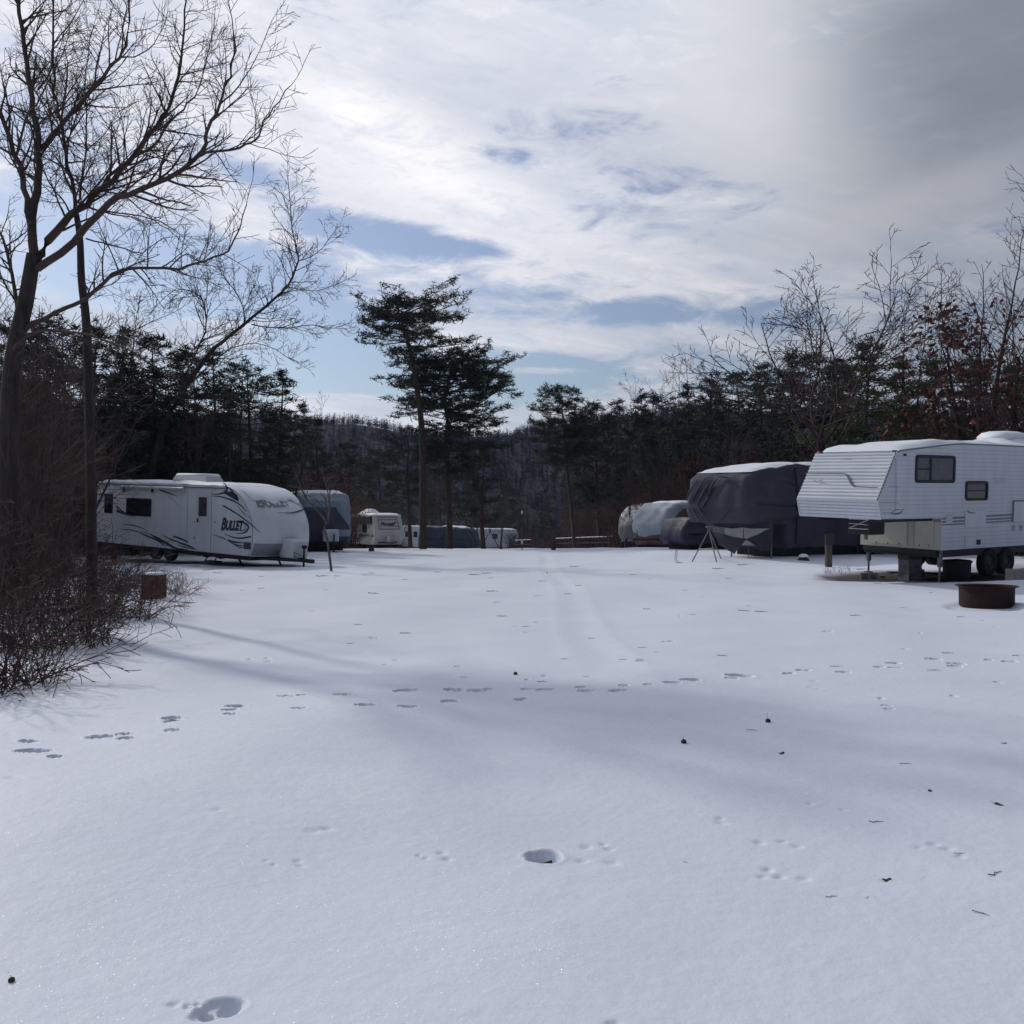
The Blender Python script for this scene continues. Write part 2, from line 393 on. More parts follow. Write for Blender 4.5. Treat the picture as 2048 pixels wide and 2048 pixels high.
for x, y, wd in [(975,246,38),(800,425,54),(810,268,40),(520,300,30),(1500,399,30),(1455,375,22),(310,520,32),(314,535,30),(230,522,26),(900,532,30),(850,552,24),(1190,560,36),(1505,616,22),(1585,600,30),(1565,234,60)]:
    PR.append((400+x*.435, 1090+y*.435, wd*.435, .03))
for x, y, wd in [(235,455,64),(180,508,30),(238,287,40),(290,343,30),(402,251,28),(716,228,28),(995,413,54),(1363,493,28),(1437,419,20),(1798,395,30),(1812,650,42),(778,306,20),(1250,740,34),(1277,776,50),(1288,792,50),(1600,725,30),(400,155,60),(590,157,70)]:
    PR.append((1240+x*.418, 1090+y*.418, wd*.418, .03))
PAW = [(1024+x*.53, 1300+y*.53, wd*.53, .012) for x, y, wd in [(935,720,36),(1020,715,34),(1075,732,38),(965,820,40),(945,846,36),(1010,846,36),(1100,852,40),(280,742,36),(345,733,26),(365,750,34),(265,790,40),(380,797,48),
        (1535,735,30),(1590,722,34),(1645,740,40),(1690,770,34),(790,650,40),(785,636,30),(1125,578,24),(1140,120,30),(1130,142,26),(1155,150,26),(380,1405,50),(1250,600,20)]]
PAW += [(x*.53, 1300+y*.53, wd*.53, .012) for x, y, wd in [(1580,770,22),(1608,780,24),(1665,762,32),(1688,784,32),(1122,790,28),(1132,806,32),(1005,790,20),(1033,804,20),(1180,686,50),(1230,676,44),(655,1320,40),(745,1320,24),(40,486,40),(75,487,20),(820,607,34),(165,185,24),(210,217,60)]]
dips = []
rr = random.Random(4)
for px, py, wp, dep in PR+PAW:
    x, d = on_ground(px, py); a = wp/F*d*.5
    small = dep < .02
    b = min(a*rr.uniform(.6, .95), .17) if small else min(max(a*rr.uniform(.42, .6), .035), .17)
    dips.append((x, d, a, b, R(rr.uniform(-14, 14)), dep*rr.uniform(.8, 1.2), 2.2 if small else rr.uniform(9, 14)))
    if dep > .055 and rr.random() < .75:
        dips.append((x+rr.uniform(-.5,.5)*a, d+rr.uniform(-.3,.5)*b, a*rr.uniform(.4,.7), b*.6, R(rr.uniform(-40, 40)), dep*.5, 5))
hx, hd = on_ground(1088, 1712); dips += [(hx, hd, .085, .080, R(-6), .050, 10), (hx-.03, hd+.02, .03, .025, .4, .02, 6), (hx+.035, hd-.01, .022, .03, 0, .018, 6)]
bx, bd = on_ground(437, 2008); dips += [(bx, bd, .080, .060, R(28), .022, 7), (bx+.028, bd+.028, .034, .026, R(28), .04, 4), (bx-.035, bd-.012, .024, .016, 0, .035, 4), (bx+.0, bd-.035, .05, .010, R(28), .03, 4), (bx-.11, bd+.02, .015, .012, 0, .012, 4)]

na1, na2 = 1150, 190
th = np.concatenate([np.linspace(R(-34), R(34), na1, endpoint=False), np.linspace(R(34), R(326), na2, endpoint=False)])
NA = len(th)
r1 = np.geomspace(1.6, 14.0, 700, endpoint=False); r2 = np.geomspace(14.0, 60, 330, endpoint=False); r3 = np.geomspace(60, 2500, 110)
rs = np.concatenate([np.linspace(.05, 1.6, 40, endpoint=False), r1, r2, r3]); NR = len(rs)
RR, TT = np.meshgrid(rs, th, indexing='ij')
X = RR*np.sin(TT); Y = RR*np.cos(TT)
Z = gh(X, Y)
gN = np.random.default_rng(3)
def vnoise(x, y, sc_, seed):
    g = np.random.default_rng(seed).random((256, 256)); x = x*sc_; y = y*sc_
    xi = np.floor(x).astype(int); yi = np.floor(y).astype(int); fx = x-xi; fy = y-yi; fx = fx*fx*(3-2*fx); fy = fy*fy*(3-2*fy)
    a = g[xi % 256, yi % 256]; b = g[(xi+1) % 256, yi % 256]; c = g[xi % 256, (yi+1) % 256]; d = g[(xi+1) % 256, (yi+1) % 256]
    return a+(b-a)*fx+(c-a)*fy+(a-b-c+d)*fx*fy-.5
nearf = 1-sstep((RR-25)/30)
Z += (.045*vnoise(X, Y, .55, 1)+.014*vnoise(X, Y, 1.5, 2))*nearf*sstep((RR-1)/3)+.0030*vnoise(X, Y, 7, 5)*(1-sstep((RR-9)/8))+.0016*vnoise(X, Y, 19, 6)*(1-sstep((RR-5)/4))
Z += .05*vnoise(X, Y, .25, 8)*sstep((Y-14)/10)*(1-sstep((Y-60)/20))
# two faint old wheel tracks running away up the lane
for (p0, p1) in (((1272, 1385), (1085, 1112)),):
    a = on_ground(*p0); b = on_ground(*p1)
    ax, ay = a; vx, vy = b[0]-ax, b[1]-ay; L = math.hypot(vx, vy); vx /= L; vy /= L
    t = (X-ax)*vx+(Y-ay)*vy; u = (X-ax)*vy-(Y-ay)*vx+.12*np.sin(t*.35)
    Z -= .016*np.exp(-(u/.20)**2)*sstep((t+1)/4)*(1-sstep((t-L)/6))
    Z += .006*np.exp(-((np.abs(u)-.36)/.10)**2)*sstep((t+1)/4)*(1-sstep((t-L)/6))
for (x, d, a, b, rot, dep, k) in dips:
    rr_ = math.hypot(x, d); i0 = np.searchsorted(rs, rr_-.5); i1 = np.searchsorted(rs, rr_+.5)
    xs = X[i0:i1, :na1]-x; ys = Y[i0:i1, :na1]-d
    wob = .10*vnoise(X[i0:i1, :na1], Y[i0:i1, :na1], 14/max(a, .05)*.15, 9)*2
    u = (xs*math.cos(rot)+ys*math.sin(rot))/a; v = (-xs*math.sin(rot)+ys*math.cos(rot))/b
    q = np.sqrt(u*u+v*v)+wob*1.3
    m_ = 1/(1+np.exp(np.clip((q-1)*k*1.6, -30, 30)))
    rim = np.exp(-((q-1.22)/.16)**2)*.10 if dep > .02 else 0
    fl = vnoise(X[i0:i1, :na1], Y[i0:i1, :na1], 22, 10)*.22*m_
    Z[i0:i1, :na1] -= dep*(m_*(1-fl)-rim)
# bare earth under the fifth wheel, and the melted ring round the fire ring
ex, ed = on_ground(1806, 1150)
q = np.sqrt(((X-ex-.3)/2.7)**2+((Y-ed+.3)/1.9)**2)+.28*vnoise(X, Y, 1.2, 12)+.10*vnoise(X, Y, 6, 13)
bare = 1/(1+np.exp(np.clip((q-1)*16, -30, 30)))
fx, fd = on_ground(1974, 1213)
q = np.hypot(X-fx+.06, Y-fd)/.62+.05*vnoise(X, Y, 4, 15)
mring = 1/(1+np.exp(np.clip((q-1)*14, -30, 30)))
Z -= .07*bare+.07*mring
Z += .035*vnoise(X, Y, 7, 14)*bare+.02*vnoise(X, Y, 16, 24)*bare
ZG = Z.copy()
def gz(x, y):
    """height of the built snow surface"""
    r_ = math.hypot(x, y); a_ = math.atan2(x, y)
    if a_ < th[0]: a_ += 2*math.pi
    i_ = int(np.clip(np.searchsorted(rs, r_)-1, 0, NR-2)); j_ = int(np.searchsorted(th, a_)-1) % NA; k_ = (j_+1) % NA
    fr_ = min(max((r_-rs[i_])/(rs[i_+1]-rs[i_]), 0), 1); w0 = th[j_]; w1 = th[k_] if k_ > j_ else 2*math.pi+th[0]; fa_ = min(max((a_-w0)/(w1-w0), 0), 1)
    return float((ZG[i_, j_]*(1-fa_)+ZG[i_, k_]*fa_)*(1-fr_)+(ZG[i_+1, j_]*(1-fa_)+ZG[i_+1, k_]*fa_)*fr_)
v = np.stack([X.ravel(), Y.ravel(), Z.ravel()], 1)
i = np.arange(NR-1)[:, None]*NA; j = np.arange(NA)[None, :]; j2 = (j+1) % NA
f = np.stack([i+j, i+j2, i+NA+j2, i+NA+j], -1).reshape(-1, 4)[:, ::-1]
m, nt2, b = newmat('snow_ground')
nt_keep = nt
tcn = nt2.nodes.new('ShaderNodeTexCoord'); OB = tcn.outputs['Object']
at_ = nt2.nodes.new('ShaderNodeAttribute'); at_.attribute_name = 'bare'
n1 = noise(nt2, .8, 4, .6, OB); r1_ = ramp(nt2, n1.outputs[0], [(.3, (.72, .745, .825)), (.7, (.67, .70, .79))])
n2 = noise(nt2, 22, 5, .7, OB); r2_ = ramp(nt2, n2.outputs[0], [(.35, (.012, .007, .006)), (.58, (.032, .017, .014)), (.80, (.10, .065, .055))])
mxc = nt2.nodes.new('ShaderNodeMix'); mxc.data_type = 'RGBA'; nt2.links.new(at_.outputs['Fac'], mxc.inputs[0]); nt2.links.new(r1_.outputs[0], mxc.inputs[6]); nt2.links.new(r2_.outputs[0], mxc.inputs[7])
nt2.links.new(mxc.outputs[2], b.inputs['Base Color']); b.inputs['Roughness'].default_value = .62; b.inputs['Specular IOR Level'].default_value = .28
na = noise(nt2, 90, 3, .7, OB); nb = noise(nt2, 18, 4, .6, OB)
ad = nt2.nodes.new('ShaderNodeMath'); ad.operation = 'MULTIPLY_ADD'; nt2.links.new(na.outputs[0], ad.inputs[0]); ad.inputs[1].default_value = .25
nc = noise(nt2, 4.5, 4, .6, OB); ad2 = nt2.nodes.new('ShaderNodeMath'); ad2.operation = 'MULTIPLY_ADD'; nt2.links.new(nc.outputs[0], ad2.inputs[0]); ad2.inputs[1].default_value = 1.2; nt2.links.new(nb.outputs[0], ad2.inputs[2]); nt2.links.new(ad2.outputs[0], ad.inputs[2])
bp = nt2.nodes.new('ShaderNodeBump'); bp.inputs['Strength'].default_value = .30; bp.inputs['Distance'].default_value = .012; nt2.links.new(ad.outputs[0], bp.inputs['Height']); nt2.links.new(bp.outputs[0], b.inputs['Normal'])
# ice crystals: sparse tilted facets that mirror the sun
vo = nt2.nodes.new('ShaderNodeTexVoronoi'); vo.inputs['Scale'].default_value = 380; nt2.links.new(OB, vo.inputs['Vector'])
def vmx(op, a, bb):
    n = nt2.nodes.new('ShaderNodeVectorMath'); n.operation = op
    for k_, q_ in enumerate((a, bb)):
        if isinstance(q_, tuple): n.inputs[k_].default_value = q_
        else: nt2.links.new(q_, n.inputs[k_])
    return n.outputs[0]
cc = vmx('SUBTRACT', vo.outputs['Color'], (.5, .5, .5)); cc = vmx('MULTIPLY', cc, (.9, .9, 0)); cc = vmx('ADD', cc, (0, 0, .75))
nn = nt2.nodes.new('ShaderNodeVectorMath'); nn.operation = 'NORMALIZE'; nt2.links.new(cc, nn.inputs[0])
gl = nt2.nodes.new('ShaderNodeBsdfGlossy'); gl.inputs['Roughness'].default_value = .22; nt2.links.new(nn.outputs[0], gl.inputs['Normal'])
wn = nt2.nodes.new('ShaderNodeTexWhiteNoise'); nt2.links.new(vo.outputs['Color'], wn.inputs['Vector'])
crust = noise(nt2, .35, 4, .65, OB)
thr = nt2.nodes.new('ShaderNodeMapRange'); nt2.links.new(crust.outputs[0], thr.inputs[0]); thr.inputs[1].default_value = .45; thr.inputs[2].default_value = .70; thr.inputs[3].default_value = .12; thr.inputs[4].default_value = .7
lt = nt2.nodes.new('ShaderNodeMath'); lt.operation = 'LESS_THAN'; nt2.links.new(wn.outputs[0], lt.inputs[0]); nt2.links.new(thr.outputs[0], lt.inputs[1])
fc = nt2.nodes.new('ShaderNodeMath'); fc.operation = 'MULTIPLY'; nt2.links.new(lt.outputs[0], fc.inputs[0]); fc.inputs[1].default_value = .03
ms = nt2.nodes.new('ShaderNodeMixShader'); nt2.links.new(fc.outputs[0], ms.inputs[0]); nt2.links.new(b.outputs[0], ms.inputs[1]); nt2.links.new(gl.outputs[0], ms.inputs[2])
nt2.links.new(ms.outputs[0], [n for n in nt2.nodes if n.type == 'OUTPUT_MATERIAL'][0].inputs[0])
me = npmesh('ground', v, f, m, True)
at_m = me.attributes.new('bare', 'FLOAT', 'POINT'); at_m.data.foreach_set('value', (bare.ravel()*.97).astype(np.float32))
ground = link('ground', me); tag(ground, 'snow covered ground with footprints and faint tracks', kind='structure')
del X, Y, Z, v, f

# ------------------------------------------------------------------ far wooded hills
def hh(x, y):
    x = np.asarray(x, float); y = np.asarray(y, float)
    base = -9.5+sstep((y-165)/250)*(51+5*np.sin(x*.011+.6)-6*np.sin(x*.021+2.)-.035*x)
    return base+2.5*np.sin(x*.05+y*.03)+1.5*np.sin(x*.09-y*.05+1)
gx = np.linspace(-620, 620, 160); gy = np.concatenate([np.linspace(160, 470, 90), np.linspace(480, 900, 20)])
XX, YY = np.meshgrid(gx, gy); ZZ = hh(XX, YY)
n0 = len(gx); ii = np.arange(len(gy)-1)[:, None]*n0+np.arange(n0-1)[None]
hf = np.stack([ii, ii+1, ii+n0+1, ii+n0], -1).reshape(-1, 4)
hill = link('hill', npmesh('hill', np.stack([XX.ravel(), YY.ravel(), ZZ.ravel()], 1), hf, M['hill'], True)); tag(hill, 'dark wooded hill rising far behind the campground', kind='structure')
g = np.random.default_rng(11); NT = 11000
ty = 175+g.random(NT)**.8*270; tx = g.uniform(-1, 1, NT)*ty*.62+g.normal(size=NT)*4; tz = hh(tx, ty); th_ = g.uniform(3.0, 5.5, NT)
nb_ = 44
t = g.uniform(.12, .95, (NT, nb_)); az = g.uniform(0, 2*math.pi, (NT, nb_)); ln = (1.05-t)*g.uniform(.35, .6, (NT, nb_))
base = np.stack([tx[:, None]+0*t, ty[:, None]+0*t, tz[:, None]+th_[:, None]*t], -1)
hl = th_[:, None]*ln
dv = np.stack([np.cos(az)*hl*1.2, np.sin(az)*hl*1.2, hl*g.uniform(.1, .7, hl.shape)], -1)
sd = np.stack([-np.sin(az), np.cos(az), 0*az], -1)*.06+np.array([0, 0, .04])
tri = np.stack([base-sd, base+sd, base+dv], 2).reshape(-1, 3)
tb = np.stack([tx, ty, tz-1], -1); tt = np.stack([tx, ty, tz+th_*.5], -1); w_ = np.array([.07, 0, 0.]); w2 = np.array([0, .07, 0.])
trk = np.stack([tb-w_, tb+w_, tt], 1).reshape(-1, 3); trk2 = np.stack([tb-w2, tb+w2, tt], 1).reshape(-1, 3)
allv = np.concatenate([tri, trk, trk2]); fw = link('far_wood', npmesh('far_wood', allv, np.arange(len(allv)).reshape(-1, 3), M['hwood'])); tag(fw, 'leafless bluish wood covering the far hill', 'wood', kind='stuff')

# ------------------------------------------------------------------ air
hz = MB().box((-700, -60, -14), (700, 980, 85)); hm = bpy.data.materials.new('haze_air'); hm.use_nodes = True; hn = hm.node_tree; hn.nodes.clear()
ho = hn.nodes.new('ShaderNodeOutputMaterial'); hv = hn.nodes.new('ShaderNodeVolumePrincipled'); hv.inputs['Density'].default_value = .00018; hv.inputs['Color'].default_value = (.40, .55, 1.0, 1); hv.inputs['Anisotropy'].default_value = 0
hn.links.new(hv.outputs[0], ho.inputs['Volume'])
haze = hz.build('haze', hm); tag(haze, 'thin bluish winter air over the campground', kind='stuff')
nt = nt_keep
# ------------------------------------------------------------------ trees
random.seed(7)
def smooth_path(pts, sub=3):
    out = []
    for i in range(len(pts)-1):
        p0 = pts[max(i-1, 0)]; p1 = pts[i]; p2 = pts[i+1]; p3 = pts[min(i+2, len(pts)-1)]
        for k in range(sub):
            t = k/sub
            out.append(.5*((2*p1)+(p2-p0)*t+(2*p0-5*p1+4*p2-p3)*t*t+(3*p1-p0-3*p2+p3)*t*t*t))
    out.append(pts[-1]); return out
TW = dict(seg=.15, wig=.17, up=.03, dens=6.2, ratio=.56, ang=(28, 62), rmin=.0036)
def limb(T, path, r0, r1, cfg, lvl=3, side=1.0, t0=.1, spacing=.12, base=1.2):
    pts = smooth_path(path); n = len(pts)
    for i in range(1, n-1): pts[i] = pts[i]+Vector((rnd(-1,1), rnd(-1,1), rnd(-1,1)))*min(.03, r0)
    rad = [r0+(r1-r0)*(i/(n-1))**.8 for i in range(n)]
    T.add([tuple(p) for p in pts], rad, 8)
    tot = sum((pts[i+1]-pts[i]).length for i in range(n-1)); s = tot*t0
    while s < tot:
        q = s; i = 0
        while i < n-2 and q > (pts[i+1]-pts[i]).length: q -= (pts[i+1]-pts[i]).length; i += 1
        d = (pts[i+1]-pts[i]).normalized(); p = pts[i]+d*q; a = R(rnd(30, 68)); t = s/tot
        dd = (d*math.cos(a)+perp(d)*math.sin(a)+Vector((0,0,.12))).normalized()
        grow(T, p, dd, base*rnd(.45, 1.35)*(1-.45*t)*side, min(rad[i]*.55, .022), lvl, cfg)
        s += spacing*rnd(.5, 1.5)
    grow(T, pts[-1], (pts[-1]-pts[-2]).normalized(), base*.8, r1, lvl, cfg)
def bare_thing(name, label, cat, loc, trunk_T, crown_T, tm, cm, group=None, rz=0):
    t = thing(name, label, cat, loc, rz, group)
    link('trunk', trunk_T.mesh('trunk', tm), t); link('branches', crown_T.mesh('branches', cm), t); return t
Z1 = lambda x, y: (x*.3727, y*.3727)
def limb3(zp, d0, d1):
    """zp: points in the 1932-px zoom of the upper left; depth runs d0 -> d1"""
    n = len(zp); return [P3(*Z1(*p), d0+(d1-d0)*i/(n-1)) for i, p in enumerate(zp)]
# the big oak at the left edge
b0 = at(12, 15.6); T1 = Tubes(); T2 = Tubes()
tr = [Vector((b0.x, b0.y, b0.z-.2)), P3(16, 1000, 15.6), P3(21, 800, 15.6), P3(30, 700, 15.6), P3(53, 594, 15.6), P3(67, 509, 15.6)]
tr = smooth_path(tr, 4); T1.add([tuple(p-b0) for p in tr], [.185-.075*(i/(len(tr)-1)) for i in range(len(tr))], 10)
def L2(zp, d0, d1, r0, r1, **k):
    limb(T2, [p-b0 for p in limb3(zp, d0, d1)], r0*.80, r1*.8, TW, **k)
L2([(185,1370),(180,1150),(208,960),(210,800),(185,600),(140,350),(110,80),(95,-150)], 15.6, 16.4, .105, .035, t0=.2)
L2([(165,1200),(130,1000),(80,820),(0,600),(-120,420)], 15.6, 14.4, .075, .03, t0=.3)
L2([(195,1400),(300,1230),(420,1130),(550,1010),(700,860),(850,670),(905,560),(960,400),(980,200),(1000,0)], 15.6, 17.4, .095, .018, base=1.25)
L2([(200,1440),(400,1290),(590,1090),(700,1040),(900,950),(1090,820),(1110,700),(1180,560),(1230,400),(1260,220)], 15.6, 13.6, .085, .014, base=1.1, t0=.35)
L2([(1090,820),(1240,800),(1350,770),(1400,690),(1470,580),(1560,460)], 13.6, 13.2, .028, .008, base=.85, spacing=.15)
L2([(1180,560),(1280,460),(1370,320),(1460,110)], 13.5, 14.2, .016, .006, base=.7, spacing=.14)
L2([(208,800),(330,670),(500,470),(640,310),(680,200),(690,-60)], 16, 14.8, .055, .016, base=1.2)
L2([(640,310),(760,290),(850,200),(900,60)], 14.9, 15.6, .016, .006, base=.8)
L2([(500,1060),(640,900),(800,790),(920,640),(1010,560),(1090,400),(1150,150)], 16.2, 18, .04, .010, base=1.1)
L2([(130,1760),(300,1680),(450,1600),(600,1480),(750,1440),(950,1445),(1100,1400),(1230,1340),(1290,1200),(1330,1060)], 15.6, 14.0, .055, .008, base=.85, t0=.25, spacing=.16)
L2([(900,1445),(1000,1360),(1080,1400),(1180,1290),(1280,1130)], 14.4, 14.9, .014, .005, base=.6, spacing=.14)
L2([(460,1280),(620,1320),(760,1360),(850,1290),(960,1270)], 15.2, 16.4, .018, .006, base=.7, spacing=.15)
L2([(560,1130),(760,1160),(900,1210),(1000,1290)], 15, 15.8, .018, .006, base=.6, spacing=.15)
L2([(680,1060),(800,1160),(900,1230),(980,1300)], 14.8, 13.8, .016, .005, base=.6, spacing=.15)
L2([(180,700),(260,620),(440,520),(520,420)], 16, 17.5, .022, .008, base=.8)
L2([(205,480),(270,380),(290,230),(380,120),(470,-40)], 16.2, 17.6, .025, .008, base=.9)
L2([(75,870),(130,640),(200,560),(330,300)], 15.2, 14.2, .03, .01, base=.9)
L2([(100,1700),(40,1350),(-60,1150)], 15.6, 17, .05, .02, base=.9)
L2([(60,1900),(180,1780),(420,1790),(640,1860),(850,1990)], 15.6, 13.4, .04, .01, base=.75, lvl=2, spacing=.22)
if 0: L2([(50,2050),(160,1980),(330,2010),(560,2100),(700,2230)], 15.6, 13.6, .04, .008, base=.75, lvl=2, spacing=.22)
if 0: L2([(40,2300),(180,2240),(330,2180),(430,2060),(560,1990)], 15.6, 14.0, .03, .008, base=.75, lvl=2, spacing=.22)
bare_thing('oak_tree', 'big dark leafless oak with forked trunk at the left edge', 'tree', b0, T1, T2, M['bark'], M['twig'])
# the thinner tree in front of the white trailer's tail
b0 = at(184, 17.0); T1 = Tubes(); T2 = Tubes()
tr = smooth_path([Vector((b0.x, b0.y, b0.z-.2)), P3(182, 1000, 17), P3(178, 780, 17), P3(172, 640, 17), P3(163, 560, 17), P3(160, 480, 17), P3(153, 430, 17)], 4)
T1.add([tuple(p-b0) for p in tr], [.100-.050*(i/(len(tr)-1)) for i in range(len(tr))], 10)
L2([(415,1180),(380,960),(345,780),(320,640),(290,500),(292,200),(290,-150)], 17, 17.8, .052, .02, t0=.1)
L2([(400,1130),(440,1000),(462,700),(460,400),(500,150)], 17, 18.6, .03, .01)
L2([(470,800),(560,720),(640,600),(760,540)], 17.6, 18.6, .014, .006, base=.7)
L2([(430,1650),(520,1560),(640,1500),(720,1330)], 17, 18.4, .02, .007, base=.8)
L2([(460,1900),(560,1820),(700,1780),(880,1700)], 17, 18, .02, .007, base=.8)
L2([(470,2150),(620,2080),(760,2180),(900,2120),(1020,2160)], 17, 17.6, .018, .006, base=.6, lvl=1, spacing=.25)
L2([(450,2000),(330,1890),(220,1880),(120,1800)], 17, 16.4, .02, .007, base=.6, lvl=1, spacing=.25)
bare_thing('maple_tree', 'thin straight leafless tree in front of the white trailer tail', 'tree', b0, T1, T2, M['bark'], M['twig'])
# a tree leaning out to the right over the white trailer
b0 = at(285, 42); T1 = Tubes(); T2 = Tubes()
tr = smooth_path([Vector((b0.x, b0.y, b0.z-.2)), P3(300, 960, 42), P3(330, 850, 42), P3(376, 765, 42), P3(430, 694, 42)], 4)
T1.add([tuple(p-b0) for p in tr], [.19-.09*(i/(len(tr)-1)) for i in range(len(tr))], 9)
TWs = TW; TW = dict(TW, rmin=.0075, seg=.28, dens=4.6, ratio=.5)
L2([(1150,1866),(1300,1750),(1480,1600),(1550,1520),(1600,1400),(1580,1300),(1555,1100),(1545,930)], 42.0, 39.9, 0.109, 0.0145, t0=.1, base=1.87, lvl=2, spacing=.16)
L2([(1350,1740),(1500,1760),(1680,1745),(1800,1760),(1890,1720)], 40.9, 39.9, 0.036, 0.0116, base=1.36, lvl=2, spacing=.16)
L2([(1550,1540),(1700,1560),(1820,1520)], 39.9, 42.0, 0.026, 0.0101, base=1.53, lvl=2, spacing=.16)
L2([(1600,1400),(1700,1360),(1790,1250),(1830,1200)], 39.6, 40.6, 0.026, 0.0101, base=1.36, lvl=2, spacing=.16)
L2([(1310,1740),(1290,1600),(1180,1450),(1150,1300)], 40.9, 44.4, 0.043, 0.0116, base=1.70, lvl=2, spacing=.16)
L2([(1000,2000),(1100,1780),(1080,1600),(930,1560),(800,1690)], 42.0, 44.4, 0.058, 0.0116, base=2.04, lvl=2, spacing=.16)
L2([(860,2230),(1020,2060),(1240,1870),(1420,1850),(1560,1930)], 42.0, 39.9, 0.051, 0.0116, base=1.70, lvl=2, spacing=.16)
bare_thing('leaning_tree', 'leafless tree leaning right in an arch above the white trailer', 'tree', b0, T1, T2, M['bark'], M['twig'])
TW = TWs
# generic leafless trees (shared shapes)
def make_bare(seed, H, spread, lvl, rtr, multi=1, tips=None, pale=False):
    random.seed(seed); A = Tubes(); B = Tubes()
    cfg = dict(seg=.5, wig=.15, up=.05, dens=2.6, ratio=.58, ang=(25, 55), rmin=.0065)
    if tips is not None: cfg['tips'] = tips
    for s in range(multi):
        lean = Vector((rnd(-1,1), rnd(-1,1), 0))*(.10 if multi == 1 else .30); n = 9; p = Vector((0,0,-.3)); d = (Vector((0,0,1))+lean).normalized(); pts = [tuple(p)]
        for i in range(n):
            d = (d+Vector((rnd(-1,1), rnd(-1,1), 0))*.07+Vector((0,0,.05))).normalized(); p = p+d*(H*.8/n); pts.append(tuple(p))
        rad = [rtr*(1-.8*i/n) for i in range(n+1)]; A.add(pts, rad, 8)
        k = int(12/multi**.5)+3
        for j in range(k):
            t = .28+.72*(j+rnd(0,1))/k; i = min(int(t*n), n-1); q = Vector(pts[i]).lerp(Vector(pts[i+1]), t*n-i)
            az = rnd(0, 2*math.pi); el = R(rnd(25, 60)+20*t); dd = Vector((math.cos(az)*math.cos(el), math.sin(az)*math.cos(el), math.sin(el)))
            grow(B, q, dd, H*spread*rnd(.7, 1.2)*(1.1-.55*t), rad[i]*.36, lvl, cfg)
        grow(B, p, d, H*.28, rad[-1], lvl, cfg)
    return A.mesh('trunk', M['bark']), B.mesh('branches', M['twigp'] if pale else M['twig'])
def make_spread(seed):
    random.seed(seed); A = Tubes(); B = Tubes(); cfg = dict(seg=.5, wig=.17, up=.015, dens=2.7, ratio=.6, ang=(25, 55), rmin=.009)
    A.add([(0,0,-.3),(.1,0,1.5),(.05,.1,3.0),(.2,0,4.4)], [.20,.17,.15,.13], 8)
    for k in range(9):
        az = k*2*math.pi/9*2.1+rnd(-.3,.3); el = R(rnd(28, 70)); z = 3.0+1.4*k/8; d = Vector((math.cos(az)*math.cos(el), math.sin(az)*math.cos(el), math.sin(el)))
        grow(B, Vector((.12, .03, z)), d, rnd(4.6, 6.6), .050, 4, cfg)
    return A.mesh('trunk', M['bark']), B.mesh('branches', M['twig'])
SPREAD = make_spread(77)
BARE = [make_bare(11, 11, .36, 3, .13), make_bare(12, 12, .33, 3, .15), make_bare(13, 9, .42, 3, .12, 2), make_bare(15, 10, .30, 3, .10, 3)]
tips = []; LEAFY = make_bare(17, 9, .36, 3, .12, 2, tips)
lb = Blades(); random.seed(5)
for q in tips:
    if q.z < 8.2 and random.random() < .85:
        for _ in range(2): lb.add(q+Vector((rnd(-.2,.2), rnd(-.2,.2), rnd(-.25,.1))), rnd(.08, .14))
LEAFM = lb.leaves('dead_leaves', M['leafred'], 3)
